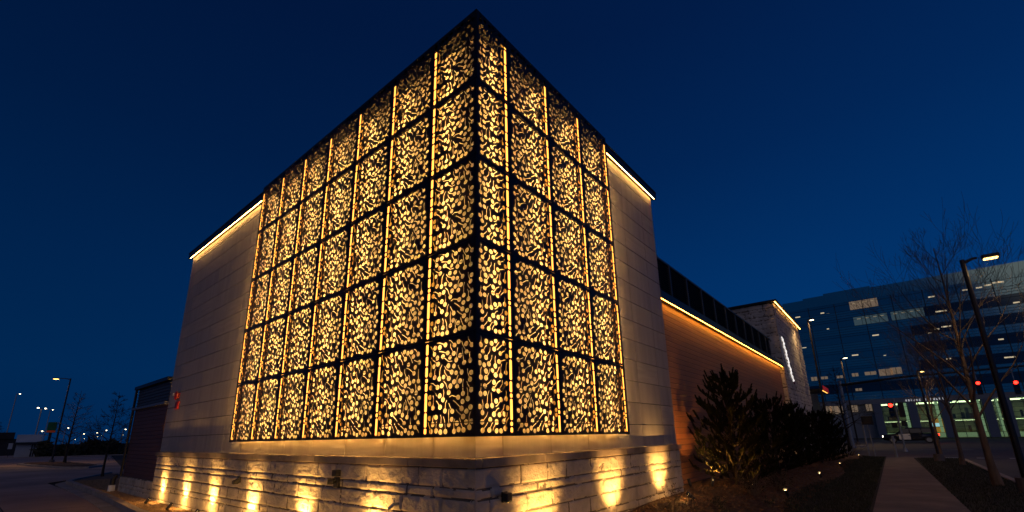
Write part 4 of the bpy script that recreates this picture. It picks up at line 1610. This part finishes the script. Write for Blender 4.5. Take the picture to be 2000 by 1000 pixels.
# ------------------------------------------------------------------ traffic signals
def signal_head(parent, x, y, z, face, lit=0, rz=0):
    h = empty('signal_head', (x, y, z), rz) if False else None
    c = MB()
    c.bbox(x - .17, y - .12, z - .95, x + .17, y + .12, z + .18, .03)
    hd = c.build('signal_head', M['black'], parent)
    for k in range(3):
        zz = z - .02 - k * .36
        MB().tube([(x, y - .122, zz), (x, y - .135, zz)], .125, 16).build('lens', M['signal_red'] if k == lit else M['glassdark'], hd)
        vis = MB()
        vs = [(x + .14 * math.cos(a), zz + .14 * math.sin(a)) for a in [R(-20 + 220 * i / 10) for i in range(11)]]
        for (p, q) in zip(vs[:-1], vs[1:]):
            vis.add([(p[0], y - .123, p[1]), (q[0], y - .123, q[1]), (q[0], y - .33, q[1]), (p[0], y - .33, p[1])], [(0, 1, 2, 3)])
        vis.build('visor', M['black'], hd)
    return hd


o = empty('traffic_signal', (.37, 50, -.1))
tag(o, 'grey signal mast with a long arm carrying two red lit signal heads over the road', 'traffic signal')
MB().tube([(0, 0, 0), (0, 0, 6.3)], [.20, .15], 12).build('mast', M['galv'], o)
MB().tube([(0, 0, 5.85), (5, 0, 6.2), (12.6, 0, 6.35)], [.13, .10, .06], 10).build('mast_arm', M['pole'], o)
MB().tube([(0, 0, 0), (0, 0, .12)], .30, 10).build('base_plate', M['galv'], o)
for (x, z) in ((9.3, 5.22), (11.42, 5.08)):
    hd = signal_head(o, x, -.2, z, 0)
    MB().tube([(x, 0, z - .3), (x, 0, 6.3)], .035, 6).build('hanger', M['galv'], o)
o = empty('traffic_signal', (4.0, 41.5, -.1))
tag(o, 'shorter pedestal traffic signal showing red in front of the lit lobby', 'traffic signal')
MB().tube([(0, 0, 0), (0, 0, 3.9)], .055, 10).build('post', M['galv'], o)
signal_head(o, -.26, 0, 3.42, 0)
sg2 = MB().bbox(.16, -.1, 2.5, .50, .12, 3.6, .03).build('signal_head', M['black'], o)
MB().bbox(-.45, -.08, 1.75, -.12, .1, 2.15, .03).build('walk_signal', M['black'], o)
MB().bbox(.14, -.08, 1.85, .44, .1, 2.25, .03).build('walk_signal', M['black'], o)
MB().tube([(0, 0, 0), (0, 0, .25)], [.16, .10], 10).build('base_plate', M['galv'], o)
for (u, v0, v1, Y, nm, lb, sgn) in ((1698, 833, 891, 31.2, 'sign_post', 'pale steel post with a dark box on top at the end of the path', True), (1752, 862, 893, 30.9, 'bollard_post', 'short plain grey steel post at the path end', False)):
    x, _ = px_at(u, v1, Y)
    o = empty(nm, (x, Y, -.03))
    tag(o, lb, 'post')
    h = 1.15 if not sgn else 2.0
    MB().tube([(0, 0, -.05), (0, 0, h)], .045 if sgn else .055, 10).build('post', M['galv'], o)
    if sgn:
        MB().bbox(-.02, -.16, h - .14, .55, .16, h + .36, .03).build('sign_box', M['black'], o)
        MB().tube([(.28, .6, -.05), (.22, .5, h - .1)], .035, 8).build('brace', M['galv'], o)
    else:
        MB().sphere((0, 0, h), .056, 1, 1, .5).build('cap', M['galv'], o)


# ------------------------------------------------------------------ patrol car waiting at the far kerb
def suv(x, y, z, rz, label):
    o = empty('parked_car', (x, y, z), rz)
    tag(o, label, 'car')
    bl = mat('black_car_paint', (.010, .010, .012), .25, spec=.7)
    wh = mat('white_car_paint', (.62, .63, .66), .3)
    # local: front toward -X, length 5.1
    low = [(-2.50, .42), (-2.52, .75), (-2.40, .98), (-1.35, 1.10), (2.45, 1.12), (2.52, .95), (2.50, .42), (2.05, .30), (-2.1, .30)]
    bm = MB()

    def shell(prof, hw0, hw1, name, m, parent):
        b = MB()
        n = len(prof)
        vs, fs = [], []
        for s in (-1, 1):
            for (px_, pz_) in prof:
                t = (pz_ - min(p[1] for p in prof)) / (max(p[1] for p in prof) - min(p[1] for p in prof))
                vs.append((px_, s * (hw0 + (hw1 - hw0) * t), pz_))
        fs = [tuple(reversed(range(n))), tuple(range(n, 2 * n))] + [(i, (i + 1) % n, n + (i + 1) % n, n + i) for i in range(n)]
        bmx = bmesh.new()
        V_ = [bmx.verts.new(v) for v in vs]
        for f in fs: bmx.faces.new([V_[i] for i in f])
        bmesh.ops.recalc_face_normals(bmx, faces=bmx.faces)
        bmesh.ops.bevel(bmx, geom=bmx.edges[:], offset=.05, segments=2, affect='EDGES')
        bmx.verts.index_update()
        b.add([v.co[:] for v in bmx.verts], [[v.index for v in f.verts] for f in bmx.faces])
        bmx.free()
        return b.build(name, m, parent, True)
    body = shell(low, .96, .93, 'body', bl, o)
    cab = [(-1.30, 1.10), (-.55, 1.66), (.2, 1.76), (2.05, 1.72), (2.42, 1.15)]
    shell(cab, .88, .70, 'cabin', bl, o)
    for s in (-1, 1):
        for (a0, a1, t0, t1) in ((-.95, -.02, -.45, -.02), (.06, 1.05, .06, 1.0), (1.13, 2.15, 1.08, 1.88)):
            b = MB()
            yb, yt = s * .875, s * .735
            b.add([(a0, yb, 1.17), (a1, yb, 1.17), (t1, yt, 1.64), (t0, yt, 1.64), (a0, yb + s * .015, 1.17), (a1, yb + s * .015, 1.17), (t1, yt + s * .015, 1.64), (t0, yt + s * .015, 1.64)],
                  [(4, 5, 6, 7), (0, 1, 5, 4), (1, 2, 6, 5), (2, 3, 7, 6), (3, 0, 4, 7)])
            b.build('side_window', M['glassdark'], o)
        dr = MB().bbox(-1.02, s * .945 - .03, .42, .02, s * .945 + .03, 1.08, .02).build('door', wh, o)
        MB().bbox(-.16, s * .985 - .012, .86, .0, s * .985 + .012, .90, .006).build('handle', M['black'], dr)
        dr = MB().bbox(.06, s * .945 - .03, .42, 1.06, s * .945 + .03, 1.08, .02).build('door', bl, o)
        MB().bbox(.86, s * .985 - .012, .86, 1.02, s * .985 + .012, .90, .006).build('handle', M['black'], dr)
        MB().bbox(-2.535, s * .70 - .2, .68, -2.44, s * .70 + .2, .88, .03).build('headlight', emit('headlight_glow', (1, .9, .75), 6), o)
        MB().bbox(2.40, s * .76 - .16, .82, 2.545, s * .76 + .20, 1.06, .03).build('tail_light', emit('tail_light_glow', (1, .03, .01), 6), o)
        MB().bbox(-1.0, s * 1.0 - .1, 1.12, -.84, s * 1.0 + .1, 1.28, .03).build('mirror', bl, o)
        for wx in (-1.62, 1.58):
            wh_ = MB().tube([(wx, s * .72, .38), (wx, s * .96, .38)], .38, 20).build('wheel', M['black'], o)
            MB().tube([(wx, s * .961, .38), (wx, s * .975, .38)], .24, 14).build('rim', M['galv'], wh_)
    b = MB()
    b.add([(-1.28, -.72, 1.16), (-1.28, .72, 1.16), (-.60, .66, 1.64), (-.60, -.66, 1.64)], [(0, 1, 2, 3)])
    b.add([(-1.31, -.72, 1.17), (-1.31, .72, 1.17), (-.63, .66, 1.65), (-.63, -.66, 1.65)], [(3, 2, 1, 0)])
    b.build('windscreen', M['glassdark'], o)
    return o


cxx, _ = px_at(1777, 850, 68)
suv(cxx, 68, -.1, 0, 'black and white patrol car with red tail light in front of the lit lobby')

bpy.context.view_layer.update()
